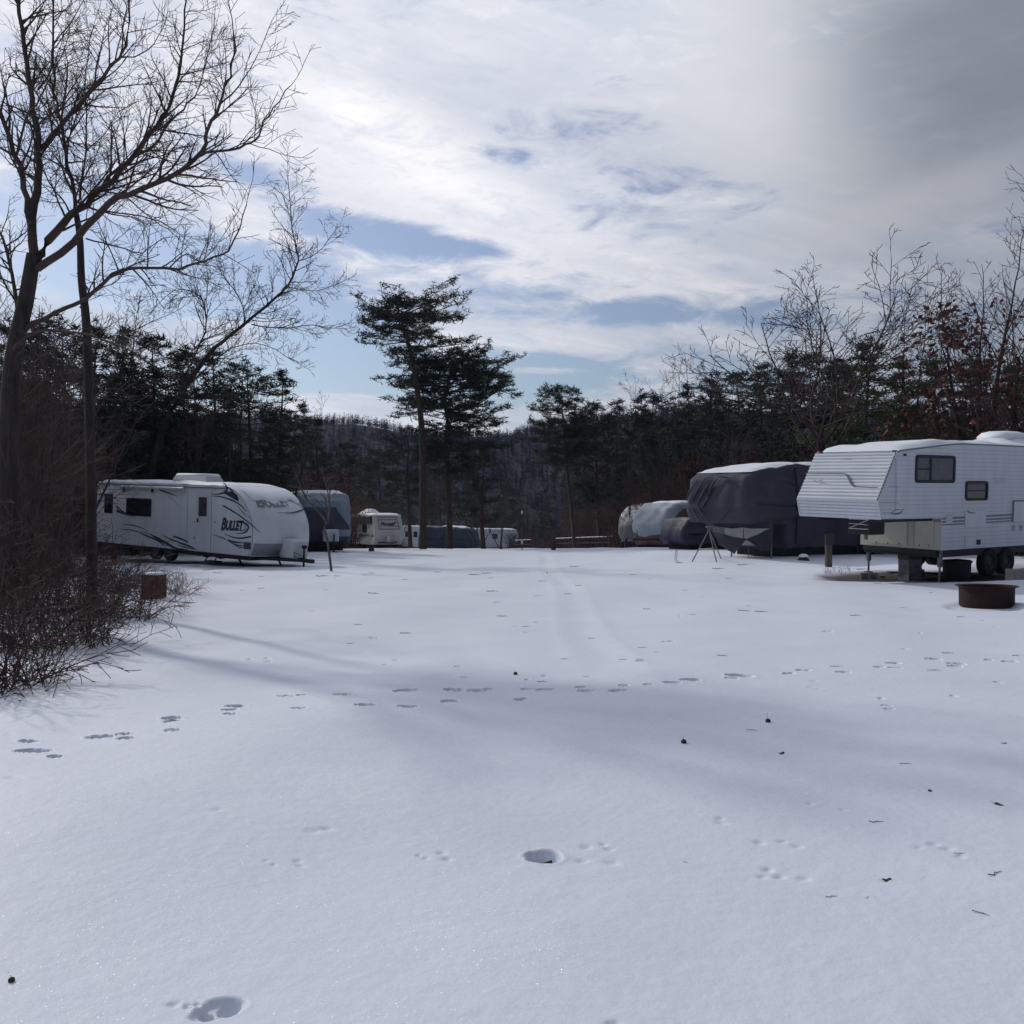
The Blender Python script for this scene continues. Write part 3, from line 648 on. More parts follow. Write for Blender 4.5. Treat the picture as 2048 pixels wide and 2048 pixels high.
# pines
def make_pine(seed, H, prof, rtr, base=.35, whorl=.42, per=(3, 5), nm=None, lean=(0, 0), tuft=.24, dens=1.0, droop=-.02, flat=.6, width=.15, nper=9, path=None):
    """prof(h 0..1, azimuth) -> branch length"""
    random.seed(seed); A = Tubes(); B = Tubes(); ND = Blades()
    n = 14; pts = []
    for i in range(n+1):
        t = i/n
        if path: q = path(t)
        else: q = Vector((lean[0]*t*t*H+.10*math.sin(t*5+seed), lean[1]*t*t*H+.10*math.sin(t*4+seed*2), t*H-.25*(1-t)))
        pts.append(q)
    rad = [max(.012, rtr*(1-t/n)**.8) for t in range(n+1)]
    A.add([tuple(p) for p in pts], rad, 10)
    z = base
    while z < .985:
        for k in range(random.randint(*per)):
            az = rnd(0, 2*math.pi); L = prof(z, az)*rnd(.65, 1.15)
            if L < .15: continue
            zz_ = min(.99, z+rnd(-.01, .01)); i = min(int(zz_*n), n-1); p = pts[i].lerp(pts[i+1], zz_*n-i)
            el = R(rnd(-6, 14)+(8 if path else 38)*max(0, z-.55)); d = Vector((math.cos(az)*math.cos(el), math.sin(az)*math.cos(el), math.sin(el)))
            m_ = max(3, int(L/.5)+2); q = p.copy(); bp_ = [tuple(q)]; bd = []
            for s in range(m_):
                d = (d+Vector((rnd(-1,1)*.14, rnd(-1,1)*.14, rnd(-.10,.10)+droop+(.07 if path else .13)*(s/m_)))).normalized(); q = q+d*(L/m_); bp_.append(tuple(q)); bd.append(d.copy())
            r0 = min(rad[i]*.6, .012+.011*L); B.add(bp_, [r0*(1-.75*s/m_) for s in range(m_+1)], 4)
            ns = max(2, int(L*3.6*dens))
            for s in range(ns):
                t = .22+.78*(s+rnd(0,1))/ns; f = t*m_; i2 = min(int(f), m_-1); b_ = Vector(bp_[i2]).lerp(Vector(bp_[i2+1]), f-i2)
                a = R(rnd(30, 75))*random.choice((-1, 1)); c = bd[i2]; c = Vector((c.x*math.cos(a)-c.y*math.sin(a), c.x*math.sin(a)+c.y*math.cos(a), c.z+rnd(-.05,.35))).normalized()
                sl = L*.30*rnd(.5, 1.2)*(1.25-.7*t)+.15; e = b_+c*sl
                B.add([tuple(b_), tuple(b_+c*sl*.5+Vector((0,0,.02))), tuple(e)], [.008, .006, .004], 3)
                kk = max(1, int(sl/.24*dens))
                for u in range(kk+1):
                    ND.add(b_.lerp(e, .25+.75*(u+rnd(0, .6))/(kk+.6))+Vector((rnd(-.08,.08), rnd(-.08,.08), rnd(-.02,.10))), tuft*rnd(.7, 1.25))
            ND.add(q, tuft*1.2); 
        z += whorl/H*rnd(.6, 1.4)
    for s in range(5): ND.add(pts[-1]+Vector((rnd(-.12,.12), rnd(-.12,.12), -s*.12)), tuft)
    return (A.mesh('trunk', M['pbark']), B.mesh('branches', M['pbark']), ND.needles('needles', nm or M['needled'], nper, width, .25, seed, flat))
def pine_thing(meshes, label, loc, rz=0, scale=1, group=None, name='pine_tree', cat='pine tree', nmat=None, sxy=None):
    t = thing(name, label, cat, loc, rz, group); sxy = sxy or scale; t.scale = (sxy, sxy, scale)
    for nmn, me in zip(('trunk', 'branches', 'needles'), meshes):
        o = link(nmn, me, t)
    return t
def interp(tab, h):
    for (a, va), (b, vb) in zip(tab, tab[1:]):
        if h <= b: return tuple(p+(q-p)*(h-a)/(b-a+1e-9) for p, q in zip(va, vb))
    return tab[-1][1]
def two_sided(tab, fb=.8):
    def f(h, az):
        l, r = interp(tab, h); c = math.cos(az); return (r if c > 0 else l)*(abs(c)**.7)*.93+(1-abs(c))*fb*(l+r)*.4
    return f
def pathpx(D, b, pp):
    """trunk path through photo points at distance D, relative to base b"""
    P = [P3(x, y, D)-b for x, y in pp]; P[0] = Vector((0, 0, -.3)); S = smooth_path(P, 6)
    return lambda t: S[int(round(t*(len(S)-1)))].copy()
bA = at(846, 60)
H = P3(792, 598, 60).z-bA.z
profA = two_sided([(0, (.5,.5)), (.30, (1.8,2.0)), (.40, (2.7,3.4)), (.46, (3.0,3.8)), (.52, (3.0,4.6)), (.58, (3.3,5.0)), (.64, (4.2,5.6)), (.70, (3.7,5.6)), (.75, (3.8,4.6)), (.80, (2.7,4.6)), (.85, (2.2,5.4)), (.89, (1.3,5.0)), (.93, (1.1,1.6)), (.96, (.9,.6)), (1, (.15,.15))])
pA = make_pine(31, H, profA, .26, base=.33, whorl=.42, per=(3, 5), tuft=.28, path=pathpx(60, bA, [(846,1100),(846,960),(843,850),(833,770),(820,700),(803,640),(797,625),(792,598)]), dens=.85, nper=8, width=.20)
pine_thing(pA, 'tallest dark pine with layered boughs in the centre of the lane', bA)
bB = at(900, 63); H2 = P3(905, 700, 63).z-bB.z
profB = two_sided([(0, (.4,.4)), (.3, (1.5,2.2)), (.34, (2.4,4.0)), (.42, (2.8,4.8)), (.55, (3.0,4.8)), (.66, (3.4,4.8)), (.74, (3.2,5.6)), (.80, (3.0,5.6)), (.86, (2.4,4.2)), (.94, (1.4,2.2)), (1, (.4,.4))])
pB = make_pine(32, H2, profB, .24, base=.26, whorl=.36, per=(4, 6), tuft=.29, path=pathpx(63, bB, [(900,1104),(898,1010),(893,920),(897,860),(890,800),(900,750),(905,700)]), nper=8, width=.20)
pine_thing(pB, 'thick trunked pine right beside the tallest pine', bB)
bC = at(818, 66)
pC = make_pine(33, 8.6, two_sided([(0, (.3,.3)), (.4, (1.6,1.2)), (.6, (2.9,1.6)), (.8, (2.4,1.4)), (1, (.4,.4))]), .17, base=.38, tuft=.25, nper=8, width=.20)
pine_thing(pC, 'shorter pine just left of the tallest pine trunk', bC)
bD = at(966, 58)
pD = make_pine(34, 6.2, two_sided([(0, (.6,.3)), (.3, (2.2,1.0)), (.5, (2.7,1.4)), (.7, (2.2,1.2)), (1, (.4,.3))]), .17, base=.28, tuft=.25, nper=8, width=.20)
pine_thing(pD, 'low drooping pine in front of the far white trailer', bD)
bE = at(1150, 72); H5 = P3(1123, 772, 72).z-bE.z
pE = make_pine(35, H5, two_sided([(0, (.3,.3)), (.40, (1.6,1.8)), (.50, (3.0,3.4)), (.62, (3.3,3.2)), (.7, (3.4,2.6)), (.8, (2.4,2.3)), (.88, (2.6,1.9)), (.94, (1.3,1.8)), (1, (.2,.2))]), .17, base=.42, whorl=.38, per=(5, 6), tuft=.29, path=pathpx(72, bE, [(1150,1096),(1142,1010),(1134,940),(1130,880),(1125,830),(1123,772)]), nper=8, width=.20)
pine_thing(pE, 'slim leaning pine with bare lower trunk right of the valley gap', bE)
def cone(w, top=.1):
    return lambda h, az: w*(1-h)**.75*(.75+.35*math.sin(az*2+h*17))*(1 if h > .25 else .6)+top
PINES = [make_pine(41, 10, cone(2.9), .15, base=.22, tuft=.26, nper=8, width=.20), make_pine(42, 10, cone(2.5), .14, base=.12, tuft=.26, nper=8, width=.20, lean=(.02, 0)),
         make_pine(43, 10, two_sided([(0, (.8,.8)), (.4, (2.0,2.6)), (.6, (2.8,2.4)), (.8, (2.3,2.9)), (.92, (1.5,1.3)), (1, (.3,.3))]), .16, base=.30, tuft=.27, nper=8, width=.20)]
CEDAR = make_pine(44, 8, lambda h, az: 2.3*min(1, (1-h)*1.7)*(.8+.25*math.sin(az*3+h*9))+.15, .13, base=.04, whorl=.34, per=(5, 7), nm=M['needleg'], tuft=.24, nper=9, width=.22, dens=1.1)
random.seed(21)
def pine_bg(k, px, D, top, label, group, cat='pine tree', name='pine_tree'):
    b = at(px, D); h = P3(px, top, D).z-b.z; me = (PINES+[CEDAR])[k]; s = h/(8 if k == 3 else 10)
    return pine_thing(me, label, b, rnd(0, 6.28), s, group, name, cat, sxy=s*rnd(.95, 1.25))
def bare_bg(k, px, D, top, label, group, name='bare_tree'):
    b = at(px, D); h = P3(px, top, D).z-b.z; me = (BARE+[LEAFY, SPREAD])[k]; s = h/(11.5, 12.5, 9.8, 11, 9.8, 10.5)[k]
    t = thing(name, label, 'tree', b, rnd(0, 6.28), group); t.scale = (s*rnd(.9, 1.15),)*2+(s,)
    link('trunk', me[0], t); link('branches', me[1], t)
    if k == 4: link('dead_leaves', LEAFM, t)
    return t
GL = 'pines in the tree line on the left'; GLB = 'leafless trees in the wood on the left'
for k, px, D, top in [(0,560,52,742),(1,640,60,830),(2,500,50,728),(0,430,47,700),(1,375,50,690),(2,305,44,668),(0,250,47,655),(1,195,44,640),(2,130,42,640),(0,70,40,650),(1,15,42,640),(1,600,66,800),(2,680,86,890),(0,735,92,930),(1,-60,40,640),(2,340,44,740),(0,460,43,790),(1,230,38,740),(2,100,34,700),(1,540,58,830)]:
    pine_bg(k, px, D, top, 'dark pine in the dense tree line behind the white trailers on the left', GL)
for k, px, D, top in [(0,-40,30,480),(1,60,33,540),(2,130,30,600),(3,210,43,610),(0,270,44,600),(3,330,45,640),(1,400,42,640),(2,30,24,620),(3,120,23,700),(0,480,46,690),(3,550,50,760),(2,-20,20,640),(3,60,20,720),(1,-160,26,430),(2,250,43,720),(3,380,47,780),(3,120,27,700)]:
    bare_bg(k, px, D, top, 'leafless brown tree among the trunks of the wood on the left', GLB)
GR = 'pines in the tree line on the right'; GRB = 'leafless trees in the wood on the right'
for k, px, D, top in [(2,1195,84,808),(0,1235,86,800),(1,1285,80,778),(2,1330,78,790),(0,1378,74,770),(1,1425,72,748),(2,1475,68,742),(0,1525,64,728),(1,1575,60,700),(2,1620,58,705),(0,1670,56,716),(1,1250,70,850),(2,1340,66,840),(0,1440,60,820),(1,1540,56,800)]:
    pine_bg(k, px, D, top, 'dark pine in the tree line behind the covered trailers on the right', GR)
for px, D, top, lb_ in [(1735,48,672,'dark green cedar with the highest pointed top above the fifth wheel trailer'),(1800,45,712,'dense green cedar directly above the nose of the fifth wheel trailer'),(1872,44,705,'broad green cedar above the big window of the fifth wheel trailer'),(1690,58,720,'green cedar between the dark covered trailer and the pointed cedar'),(1945,46,705,'green cedar behind the roof of the fifth wheel trailer near the right edge'),(2030,45,720,'green cedar at the right edge behind the rusty leaved tree')]:
    pine_bg(3, px, D, top, lb_, 'green cedars behind the fifth wheel trailer', 'cedar', 'cedar_tree')
for k, px, D, top in [(3,1250,92,780),(3,1385,76,690),(3,1330,80,730),(3,1480,66,720),(2,1440,52,820),(2,1340,58,850),(3,1250,62,900),(2,2060,52,560)]:
    bare_bg(k, px, D, top, 'leafless tree standing among the dark pines on the right', GRB)
bare_bg(5, 1640, 45, 548, 'wide spreading leafless tree with a see-through crown above the covered trailers', None)
bare_bg(3, 1850, 46, 560, 'leafless tree with upright stems above the middle cedars', None)
bare_bg(1, 1985, 42, 430, 'tall thin leafless tree rising above the cedars near the right edge', None)
bare_bg(0, 2070, 36, 330, 'highest leafless tree reaching in over the right edge', None)
for px, D, top, lb_ in [(1950,40,520,'oak still holding rusty brown leaves against the sky near the right edge'),(2040,38,580,'oak with rusty leaves at the right edge above the trailer roof'),
                    (1560,54,880,'short rusty leaved oak behind the dark covered trailer roof'),(1490,58,860,'rusty leaved oak behind the left part of the dark covered trailer'),(1400,62,880,'small rusty leaved oak left of the dark covered trailer'),(1650,50,850,'rusty leaved oak behind the nose of the fifth wheel trailer'),
                    (110,28,840,'young oak with rusty leaves low in the wood at the left edge'),(640,62,900,'russet shrubby oak above the blue covered trailer'),(690,70,905,'russet shrubby oak behind the cream trailer')]:
    bare_bg(4, px, D, top, lb_, None, 'oak_tree')
# pines down in the valley beyond the crest
for px, D, top in [(1090,120,975),(1160,135,930),(1010,150,960),(1215,110,900),(950,140,900),(760,120,900),(880,130,880),(1250,125,880),(700,110,880),(1180,105,960)]:
    pine_bg(random.randint(0, 2), px, D, top, 'small dark pine down the slope beyond the end of the snowy lane', 'pines down the slope beyond the lane')
for k, px, D, top in [(3,1000,100,960),(2,1050,125,960),(3,1130,120,950),(2,1190,100,960),(3,960,110,970),(3,1240,95,960),(2,850,115,940),(3,790,110,960)]:
    bare_bg(k, px, D, top, 'small leafless tree down the slope beyond the end of the snowy lane', 'leafless trees down the slope beyond the lane')
# dense twiggy undergrowth of both woods (nobody could count it)
def scrub(name, label, spots, h, m, seed, n, rmin=.012, spread=1.2):
    random.seed(seed); T = Tubes()
    for _ in range(n):
        (x0, d0), (x1, d1) = random.choice(spots); t = random.random(); d = d0+(d1-d0)*t+rnd(-1.8, 1.8); x = (x0+(x1-x0)*t-CX)/F*d+rnd(-1, 1)
        L = h*rnd(.45, 1.15); b = Vector((x, d, gz(x, d)-.1)); q = b.copy(); dd = Vector((rnd(-.5,.5), rnd(-.5,.5), 1)).normalized(); pts = [tuple(q)]
        for i in range(4): dd = (dd+Vector((rnd(-.3,.3), rnd(-.3,.3), -.06))).normalized(); q = q+dd*L/4; pts.append(tuple(q))
        T.add(pts, [rmin*2.2, rmin*1.9, rmin*1.5, rmin*1.1, rmin*.6], 3)
        for j in range(7):
            i = random.randint(1, 3); p = Vector(pts[i]).lerp(Vector(pts[i+1]), random.random()); e = (dd+perp(dd)*rnd(.7, 1.6)).normalized()*L*rnd(.2, .42); mdl = p+e*.5+Vector((0,0,rnd(-.1,.12)))
            T.add([tuple(p), tuple(mdl), tuple(p+e)], [rmin*.9, rmin*.75, rmin*.5], 3)
            if random.random() < .7: e2 = (e+perp(e.normalized())*e.length*.9)*.5; T.add([tuple(mdl), tuple(mdl+e2*.5), tuple(mdl+e2)], [rmin*.6, rmin*.5, rmin*.4], 3)
    return tag(link(name, T.mesh(name, m)), label, 'undergrowth', kind='stuff')
scrub('undergrowth', 'tangle of brown twigs filling the wood on the left', [((-300,26),(-60,30)),((-200,34),(60,42)),((130,43),(330,47)),((200,46),(620,58)),((560,60),(760,86)),((-160,25),(0,30))], 4.2, M['scrub'], 1, 3000, .013)
scrub('undergrowth', 'tangle of brown twigs filling the wood on the right', [((1230,72),(1700,46)),((1300,64),(1800,42)),((1650,44),(2150,34)),((1150,95),(1400,72))], 4.4, M['scrub'], 2, 2800, .015)
scrub('undergrowth', 'low brush at the far end of the snowy lane', [((700,100),(800,118)),((960,150),(1060,118)),((1080,112),(1260,90)),((1100,104),(1200,92))], 2.2, M['brush'], 3, 650, .022)
# the nearer thicket at the left: separate shrubs of arching brown stems
def make_shrub(seed, h, wd, n, rmin=.0042, lvl=1, lay=.6):
    random.seed(seed); T = Tubes(); cfg = dict(seg=.18, wig=.20, up=-.02, dens=4.5, ratio=.5, ang=(25, 65), rmin=rmin)
    for _ in range(n):
        az = rnd(0, 6.28); el = R(rnd(18, 85)); d = Vector((math.cos(az)*math.cos(el), math.sin(az)*math.cos(el), math.sin(el)*lay+.15)).normalized()
        p = Vector((rnd(-.3,.3)*wd, rnd(-.3,.3)*wd, -.05)); L = h*rnd(.5, 1.2)
        grow(T, p, d, L, rmin*rnd(1.3, 2.4), lvl+1, cfg)
    return T.mesh('shrub', M['brush'])
SH = [make_shrub(51, 1.15, 1.1, 46), make_shrub(52, 1.5, 1.0, 40), make_shrub(53, .9, 1.3, 50)]
GS = 'brown shrubs of the thicket at the left edge'
random.seed(8)
for k, px, py, s, lb_ in [(0,-30,1380,1.0,None),(2,40,1372,.75,'low brown shrub with drooping stems at the front corner of the thicket'),(1,20,1290,1.1,None),(0,110,1290,1.0,None),(2,170,1290,.9,'sprawling shrub lying on the snow at the front of the thicket'),
               (1,90,1225,1.15,None),(0,190,1225,.95,None),(2,262,1238,.95,'shrub just in front of the red brown box'),(1,20,1215,.9,None),(0,240,1185,.7,None),(1,150,1180,.9,None),(2,350,1188,.62,'small sparse shrub at the right tip of the thicket'),(1,-60,1250,1.1,None),(0,60,1165,1.0,None),(1,215,1165,.65,None),(1,120,1155,1.0,None),(0,10,1155,1.2,None),(1,-50,1180,1.3,None),(2,290,1168,.55,None)]:
    x, d = on_ground(px, py)
    o = link('shrub', SH[k]); o.location = (x, d, gz(x, d)-.03); o.rotation_euler = (0, 0, rnd(0, 6.28)); o.scale = (s, s, s)
    tag(o, lb_ or 'tangled brown leafless shrub inside the thicket at the left edge', 'shrub', GS)
# tall thin saplings in the thicket
SAP = []
for sd in (61, 62, 63):
    random.seed(sd); T = Tubes(); cfg = dict(seg=.35, wig=.12, up=.05, dens=3.2, ratio=.42, ang=(30, 60), rmin=.005)
    for _ in range(3): grow(T, Vector((rnd(-.3,.3), rnd(-.3,.3), -.1)), Vector((rnd(-.25,.25), rnd(-.25,.25), 1)).normalized(), rnd(3, 4.6), .022, 3, cfg)
    SAP.append(T.mesh('sapling', M['twig']))
random.seed(9)
for k, px, D, s in [(0,90,17,.8),(2,100,20,.9),(1,30,13.5,.9),(2,-10,18,1.2),(0,60,23,.8),(2,60,21,1.2),(1,110,24,1.2),(0,10,24,1.3),(1,130,21,1.1),(2,-30,25,1.0),(2,70,15.5,.6)]:
    b = at(px, D); o = link('sapling', SAP[k]); o.location = b; o.rotation_euler = (0, 0, rnd(0, 6.28)); o.scale = (s,)*3
    tag(o, 'thin leafless sapling standing up out of the thicket at the left', 'sapling', 'saplings in the thicket on the left')
# small leaning tree between the two left trailers
b0 = at(664, 29); T1 = Tubes(); T2 = Tubes(); random.seed(3)
tr = smooth_path([b0-b0-Vector((0,0,.15)), P3(655,1082,29)-b0, P3(649,1058,29)-b0, P3(653,1046,29)-b0], 3)
T1.add([tuple(p) for p in tr], [.042-.010*i/(len(tr)-1) for i in range(len(tr))], 8)
cg = dict(TW, rmin=.006)
limb(T2, [P3(655,1046,29)-b0, P3(640,1025,29)-b0, P3(615,1000,29.3)-b0, P3(598,965,29.5)-b0], .050, .02, cg, lvl=1, spacing=.3, base=.6)
limb(T2, [P3(655,1046,29)-b0, P3(659,1010,28.8)-b0, P3(652,970,28.6)-b0], .04, .014, cg, lvl=2, spacing=.25, base=.8)
bare_thing('small_tree', 'small crooked leafless tree in front of the blue covered trailer', 'tree', b0, T1, T2, M['twigp'], M['twigp'])
# ------------------------------------------------------------------ vehicles
def frame(name, label, cat, org, xd, yd, group=None):
    xd = Vector(xd).normalized(); yd = Vector(yd); yd = (yd-xd*yd.dot(xd)).normalized(); zd = xd.cross(yd)
    t = thing(name, label, cat, (0,0,0), 0, group)
    m = Matrix(((xd.x, yd.x, zd.x, org[0]), (xd.y, yd.y, zd.y, org[1]), (xd.z, yd.z, zd.z, org[2]), (0,0,0,1)))
    t.matrix_world = m; return t, m
def raypl(m, px, py, p0, n):
    """local point where the sight line through (px,py) meets the local plane p0,n"""
    mi = m.inverted(); o = mi @ Vector((0, 0, EYE)); d = mi.to_3x3() @ Vector(((px-CX)/F, 1, -(py-HY)/F)); n = Vector(n)
    return o+d*((Vector(p0)-o).dot(n)/d.dot(n))
def ribbon(mb, pts, wid, fn):
    """flat tapering stroke through 2D points; fn maps (u,v)->3D"""
    P = smooth_path([Vector((p[0], p[1])) for p in pts], 5) if len(pts) > 2 else [Vector(p) for p in pts]
    n = len(P); vs = []
    for i, p in enumerate(P):
        t = (P[min(i+1, n-1)]-P[max(i-1, 0)]).normalized(); f = i/(n-1)*(len(wid)-1); k = min(int(f), len(wid)-2); w_ = wid[k]+(wid[k+1]-wid[k])*(f-k)
        q = Vector((-t.y, t.x))*w_*.5; vs += [fn(*(p+q)), fn(*(p-q))]
    mb.add(vs, [(2*i, 2*i+1, 2*i+3, 2*i+2) for i in range(n-1)])
def text_mesh(name, body, m, parent, fn, width, shear=.3, bold=.02, small=None):
    cu = bpy.data.curves.new(name, 'FONT'); cu.body = body; cu.size = 1; cu.shear = shear; cu.offset = bold; cu.resolution_u = 4; cu.space_character = 1.0
    if small:
        cu.small_caps_scale = small
        for i, ch in enumerate(cu.body_format):
            if i: ch.use_small_caps = True
    o = bpy.data.objects.new(name, cu); COL.objects.link(o); dg = bpy.context.evaluated_depsgraph_get(); dg.update()
    me = bpy.data.meshes.new_from_object(o.evaluated_get(dg)); bpy.data.objects.remove(o); bpy.data.curves.remove(cu)
    xs = [v.co.x for v in me.vertices]; x0, x1 = min(xs), max(xs); k = width/(x1-x0)
    for v in me.vertices: v.co = fn((v.co.x-x0)*k, v.co.y*k)
    me.materials.clear(); me.materials.append(m); me.name = name
    return link(name, me, parent)
def hull(prof, ys, sg, bulge=None, inset=.05, wob=None):
    """loft a (s,z) side profile across the width. ys: stations; outer stations are pulled in for a soft edge"""
    mb = MB(); rings = []; n = len(prof); cxs = sum(p[0] for p in prof)/n; czs = sum(p[1] for p in prof)/n
    for k, y in enumerate(ys):
        ins = inset if k in (0, len(ys)-1) else 0; ring = []
        for (s, z) in prof:
            ss = s+(ins if s < cxs else -ins)*(1 if ins else 0); z2 = z-(ins if z > czs else 0)
            if bulge: ss -= bulge(s, y, z)
            p = Vector((ss*sg, y, z2))
            if wob: p += wob(s, y, z)
            ring.append(p)
        rings.append(ring)
    return mb.loft(rings)
def snow_on(path, y0, y1, sg, th, parent, seed, drop=0, ns=40, ny=12, extra=None):
    """blanket of snow following a roof line [(s,z)...]"""
    g = random.Random(seed); ph = [g.uniform(0, 6) for _ in range(6)]
    mb = MB(); s0, s1 = path[0][0], path[-1][0]; vs = []
    def rz(s):
        for (a, za), (b, zb) in zip(path, path[1:]):
            if s <= b: return za+(zb-za)*(s-a)/(b-a)
        return path[-1][1]
    for i in range(ns+1):
        s = s0+(s1-s0)*i/ns
        for j in range(ny+1):
            y = y0+(y1-y0)*j/ny; e = min(min(j, ny-j)/2., min(i, ns-i)/2., 1)
            hgt = th*(.72+.18*math.sin(s*2.3+ph[0]+y)+.12*math.sin(s*5.1+ph[1])+.10*math.sin(y*4+ph[2]+s*1.7))*(e**.5) if e > 0 else -.015
            hgt += (extra(s, y) if extra and e > 0 else 0)
            sag = -.03*math.sin(s*3.1+ph[3])-.02 if j in (0, ny) else 0
            ov = (.02+.02*math.sin(s*4+ph[4]))*(1 if j == 0 else -1 if j == ny else 0)
            vs.append((s*sg, y-ov, rz(s)+hgt+sag*.6))
    n = ny+1; mb.add(vs, [(i*n+j, i*n+j+1, (i+1)*n+j+1, (i+1)*n+j) for i in range(ns) for j in range(ny)])
    return mb.build('roof_snow', M['snow'], parent, smooth='all')
def wheel(x, y, z, r, parent, sg=1, w=.2):
    t = MB().lathe([(r*.55, 0), (r*.62, -.01), (r*.9, -.02), (r, .02), (r, w-.02), (r*.9, w), (r*.55, w)], 32, (x, y, z), 'y').build('wheel', M['rub'], parent, smooth=True)
    mb = MB().lathe([(.001, .03), (r*.2, .01), (r*.28, .04), (r*.50, .05), (r*.56, .0), (r*.57, .03)], 24, (x, y, z), 'y'); mb.build('rim', M['rim'], t, smooth=True)
    return t
def rectpx(m, x0, y0, x1, y1, pl=(0, 0, 0), n=(0, 1, 0)):
    a = raypl(m, x0, y0, pl, n); b = raypl(m, x1, y1, pl, n); c_ = raypl(m, x0, y1, pl, n)
    return a, b
def rrect(x0, z0, x1, z1, r, k=4):
    out = []
    for cx_, cz_, a0 in ((x1-r, z1-r, 0), (x0+r, z1-r, 90), (x0+r, z0+r, 180), (x1-r, z0+r, 270)):
        for i in range(k+1): a = R(a0+90*i/k); out.append((cx_+r*math.cos(a), cz_+r*math.sin(a)))
    return out
def window(x0, z0, x1, z1, parent, fm, gm, r=.05, bw=.035, y=0, out=.03, name='window', split=None):
    if x0 > x1: x0, x1 = x1, x0
    if z0 > z1: z0, z1 = z1, z0
    o = rrect(x0, z0, x1, z1, r); i_ = rrect(x0+bw, z0+bw, x1-bw, z1-bw, max(.01, r-bw*.6)); n = len(o); mb = MB()
    vs = [(a, y+.005, b) for a, b in o]+[(a, y-out, b) for a, b in o]+[(a, y-out, b) for a, b in i_]+[(a, y+.001, b) for a, b in i_]
    fs = []
    for k in range(3): fs += [(k*n+i, k*n+(i+1) % n, (k+1)*n+(i+1) % n, (k+1)*n+i) for i in range(n)]
    mb.add(vs, fs)
    for sp in (split or []): mb.box(sp[0], sp[1])
    f_ = mb.build(name, fm, parent, smooth=False)
    MB().prism(i_, lambda a, b: (a, y-.006, b), lambda a, b: (a, y+.004, b)).build('pane', gm, f_)
    return f_

# ================= white trailer on the left
def Z2(x, y): return (150+x*.2847, 880+y*.2847)
yaw = R(36); D0 = 31.0
org = P3(497, 1113, D0)+Vector((math.cos(yaw)*.19, -math.sin(yaw)*.19, 0))
tb, mB = frame('travel_trailer', 'white travel trailer with dark swoosh graphics and rounded nose parked on the left', 'travel trailer', org, (math.cos(yaw), -math.sin(yaw), -.040), (math.sin(yaw), math.cos(yaw), .0))
WB = 2.46
profB_ = [(.19,0),(.09,.16),(.02,.35),(0,.57),(0,.8),(.03,1.06),(.10,1.25),(.20,1.43),(.32,1.61),(.46,1.79),(.62,1.94),(.80,2.07),(1.02,2.19),(1.3,2.29),(1.65,2.35),(2.1,2.37),(9.5,2.37),(9.58,2.28),(9.6,1.2),(9.58,0)]
def bulB(s, y, z):
    t = abs(2*y/WB-1); return .50*(1-t**2.8)*max(0, min(1, (2.1-s)/2.1))**1.0
ys = [0, .02, .1, .2, .32, .45, .6, .8, 1.0, 1.23, 1.46, 1.66, 1.86, 2.01, 2.14, 2.26, 2.36, 2.44, 2.46]
body = hull(profB_, ys, -1, bulB, .02).build('body', M['white'], tb, smooth=True)
def capx(y, z):
    for (a, za), (b, zb) in zip(profB_[:16], profB_[1:16]):
        if za <= z <= zb: s = a+(b-a)*(z-za)/(zb-za+1e-9); break
    else: s = .5
    return -(s-bulB(s, y, z))
def sd(zx, zy):
    p = raypl(mB, *Z2(zx, zy), (0,0,0), (0,1,0)); return (p.x, p.z)
side = lambda u, v: (u, -.006, v)
# lower grey band with tread plate on the nose
mb = MB(); rows = [.02, .12, .22, .34, .44]; cols = [.03]+[WB*i/12 for i in range(1, 12)]+[WB-.03]
vs = [(capx(y, z)+.012, y, z) for z in rows for y in cols]; n = len(cols)
mb.add(vs, [(i*n+j, i*n+j+1, (i+1)*n+j+1, (i+1)*n+j) for i in range(len(rows)-1) for j in range(n-1)]); mb.build('nose_band', M['band'], tb, smooth='all')
# corner trim along the side edge
mb = MB(); mb.tube([(-(s-.0)-.01, -.004, z) for s, z in profB_[:15]], .013, 6); mb.build('corner_trim', M['trim'], tb)
# roof edge rail and awning
a = sd(170, 291); b_ = sd(1035, 302)
MB().tube([(-9.4, -.015, 2.29), (-1.45, -.015, 2.26)], .028, 8).build('roof_rail', M['decalg'], tb)
a0, a1 = sd(330, 305)[0], sd(775, 318)[0]
aw = MB().tube([(a0, -.075, 2.19), (a1, -.075, 2.19)], .055, 10).build('awning', M['plastic'], tb, smooth=True)
for x_ in (a0+.05, a1-.05): MB().bbox((x_-.035, -.10, 2.10), (x_+.035, -.002, 2.26), .01).build('awning_bracket', M['plastic'], aw)
# windows and door
x0, z1 = sd(365, 405); x1, z0 = sd(535, 540); window(x0, z0, x1, z1, tb, M['frame'], M['glass'], .07, .03)
x0, z1 = sd(212, 376); x1, z0 = sd(264, 516); window(x0, z0, x1, z1, tb, M['frame'], M['glass'], .05, .03)
x0, z1 = sd(100, 400); x1, z0 = sd(146, 610); window(x0, z0, x1, z1, tb, M['frame'], M['glass'], .05, .03)
x0, z1 = sd(862, 352); x1, z0 = sd(948, 778)
dr = MB().prism(rrect(x0-.02, z0, x1+.03, z1, .10), lambda a, b: (a, -.022, b), lambda a, b: (a, .004, b)).build('door', M['white'], tb)
X0, ZZ1 = sd(872, 395); X1, ZZ0 = sd(934, 543)
window(X0, ZZ0, X1, ZZ1, dr, M['plastic'], M['glass'], .05, .025, y=-.022, out=.018)
MB().bbox((x0+.05, -.06, (z0+z1)/2-.08), (x0+.11, -.02, (z0+z1)/2+.06), .012).build('handle', M['frame'], dr)
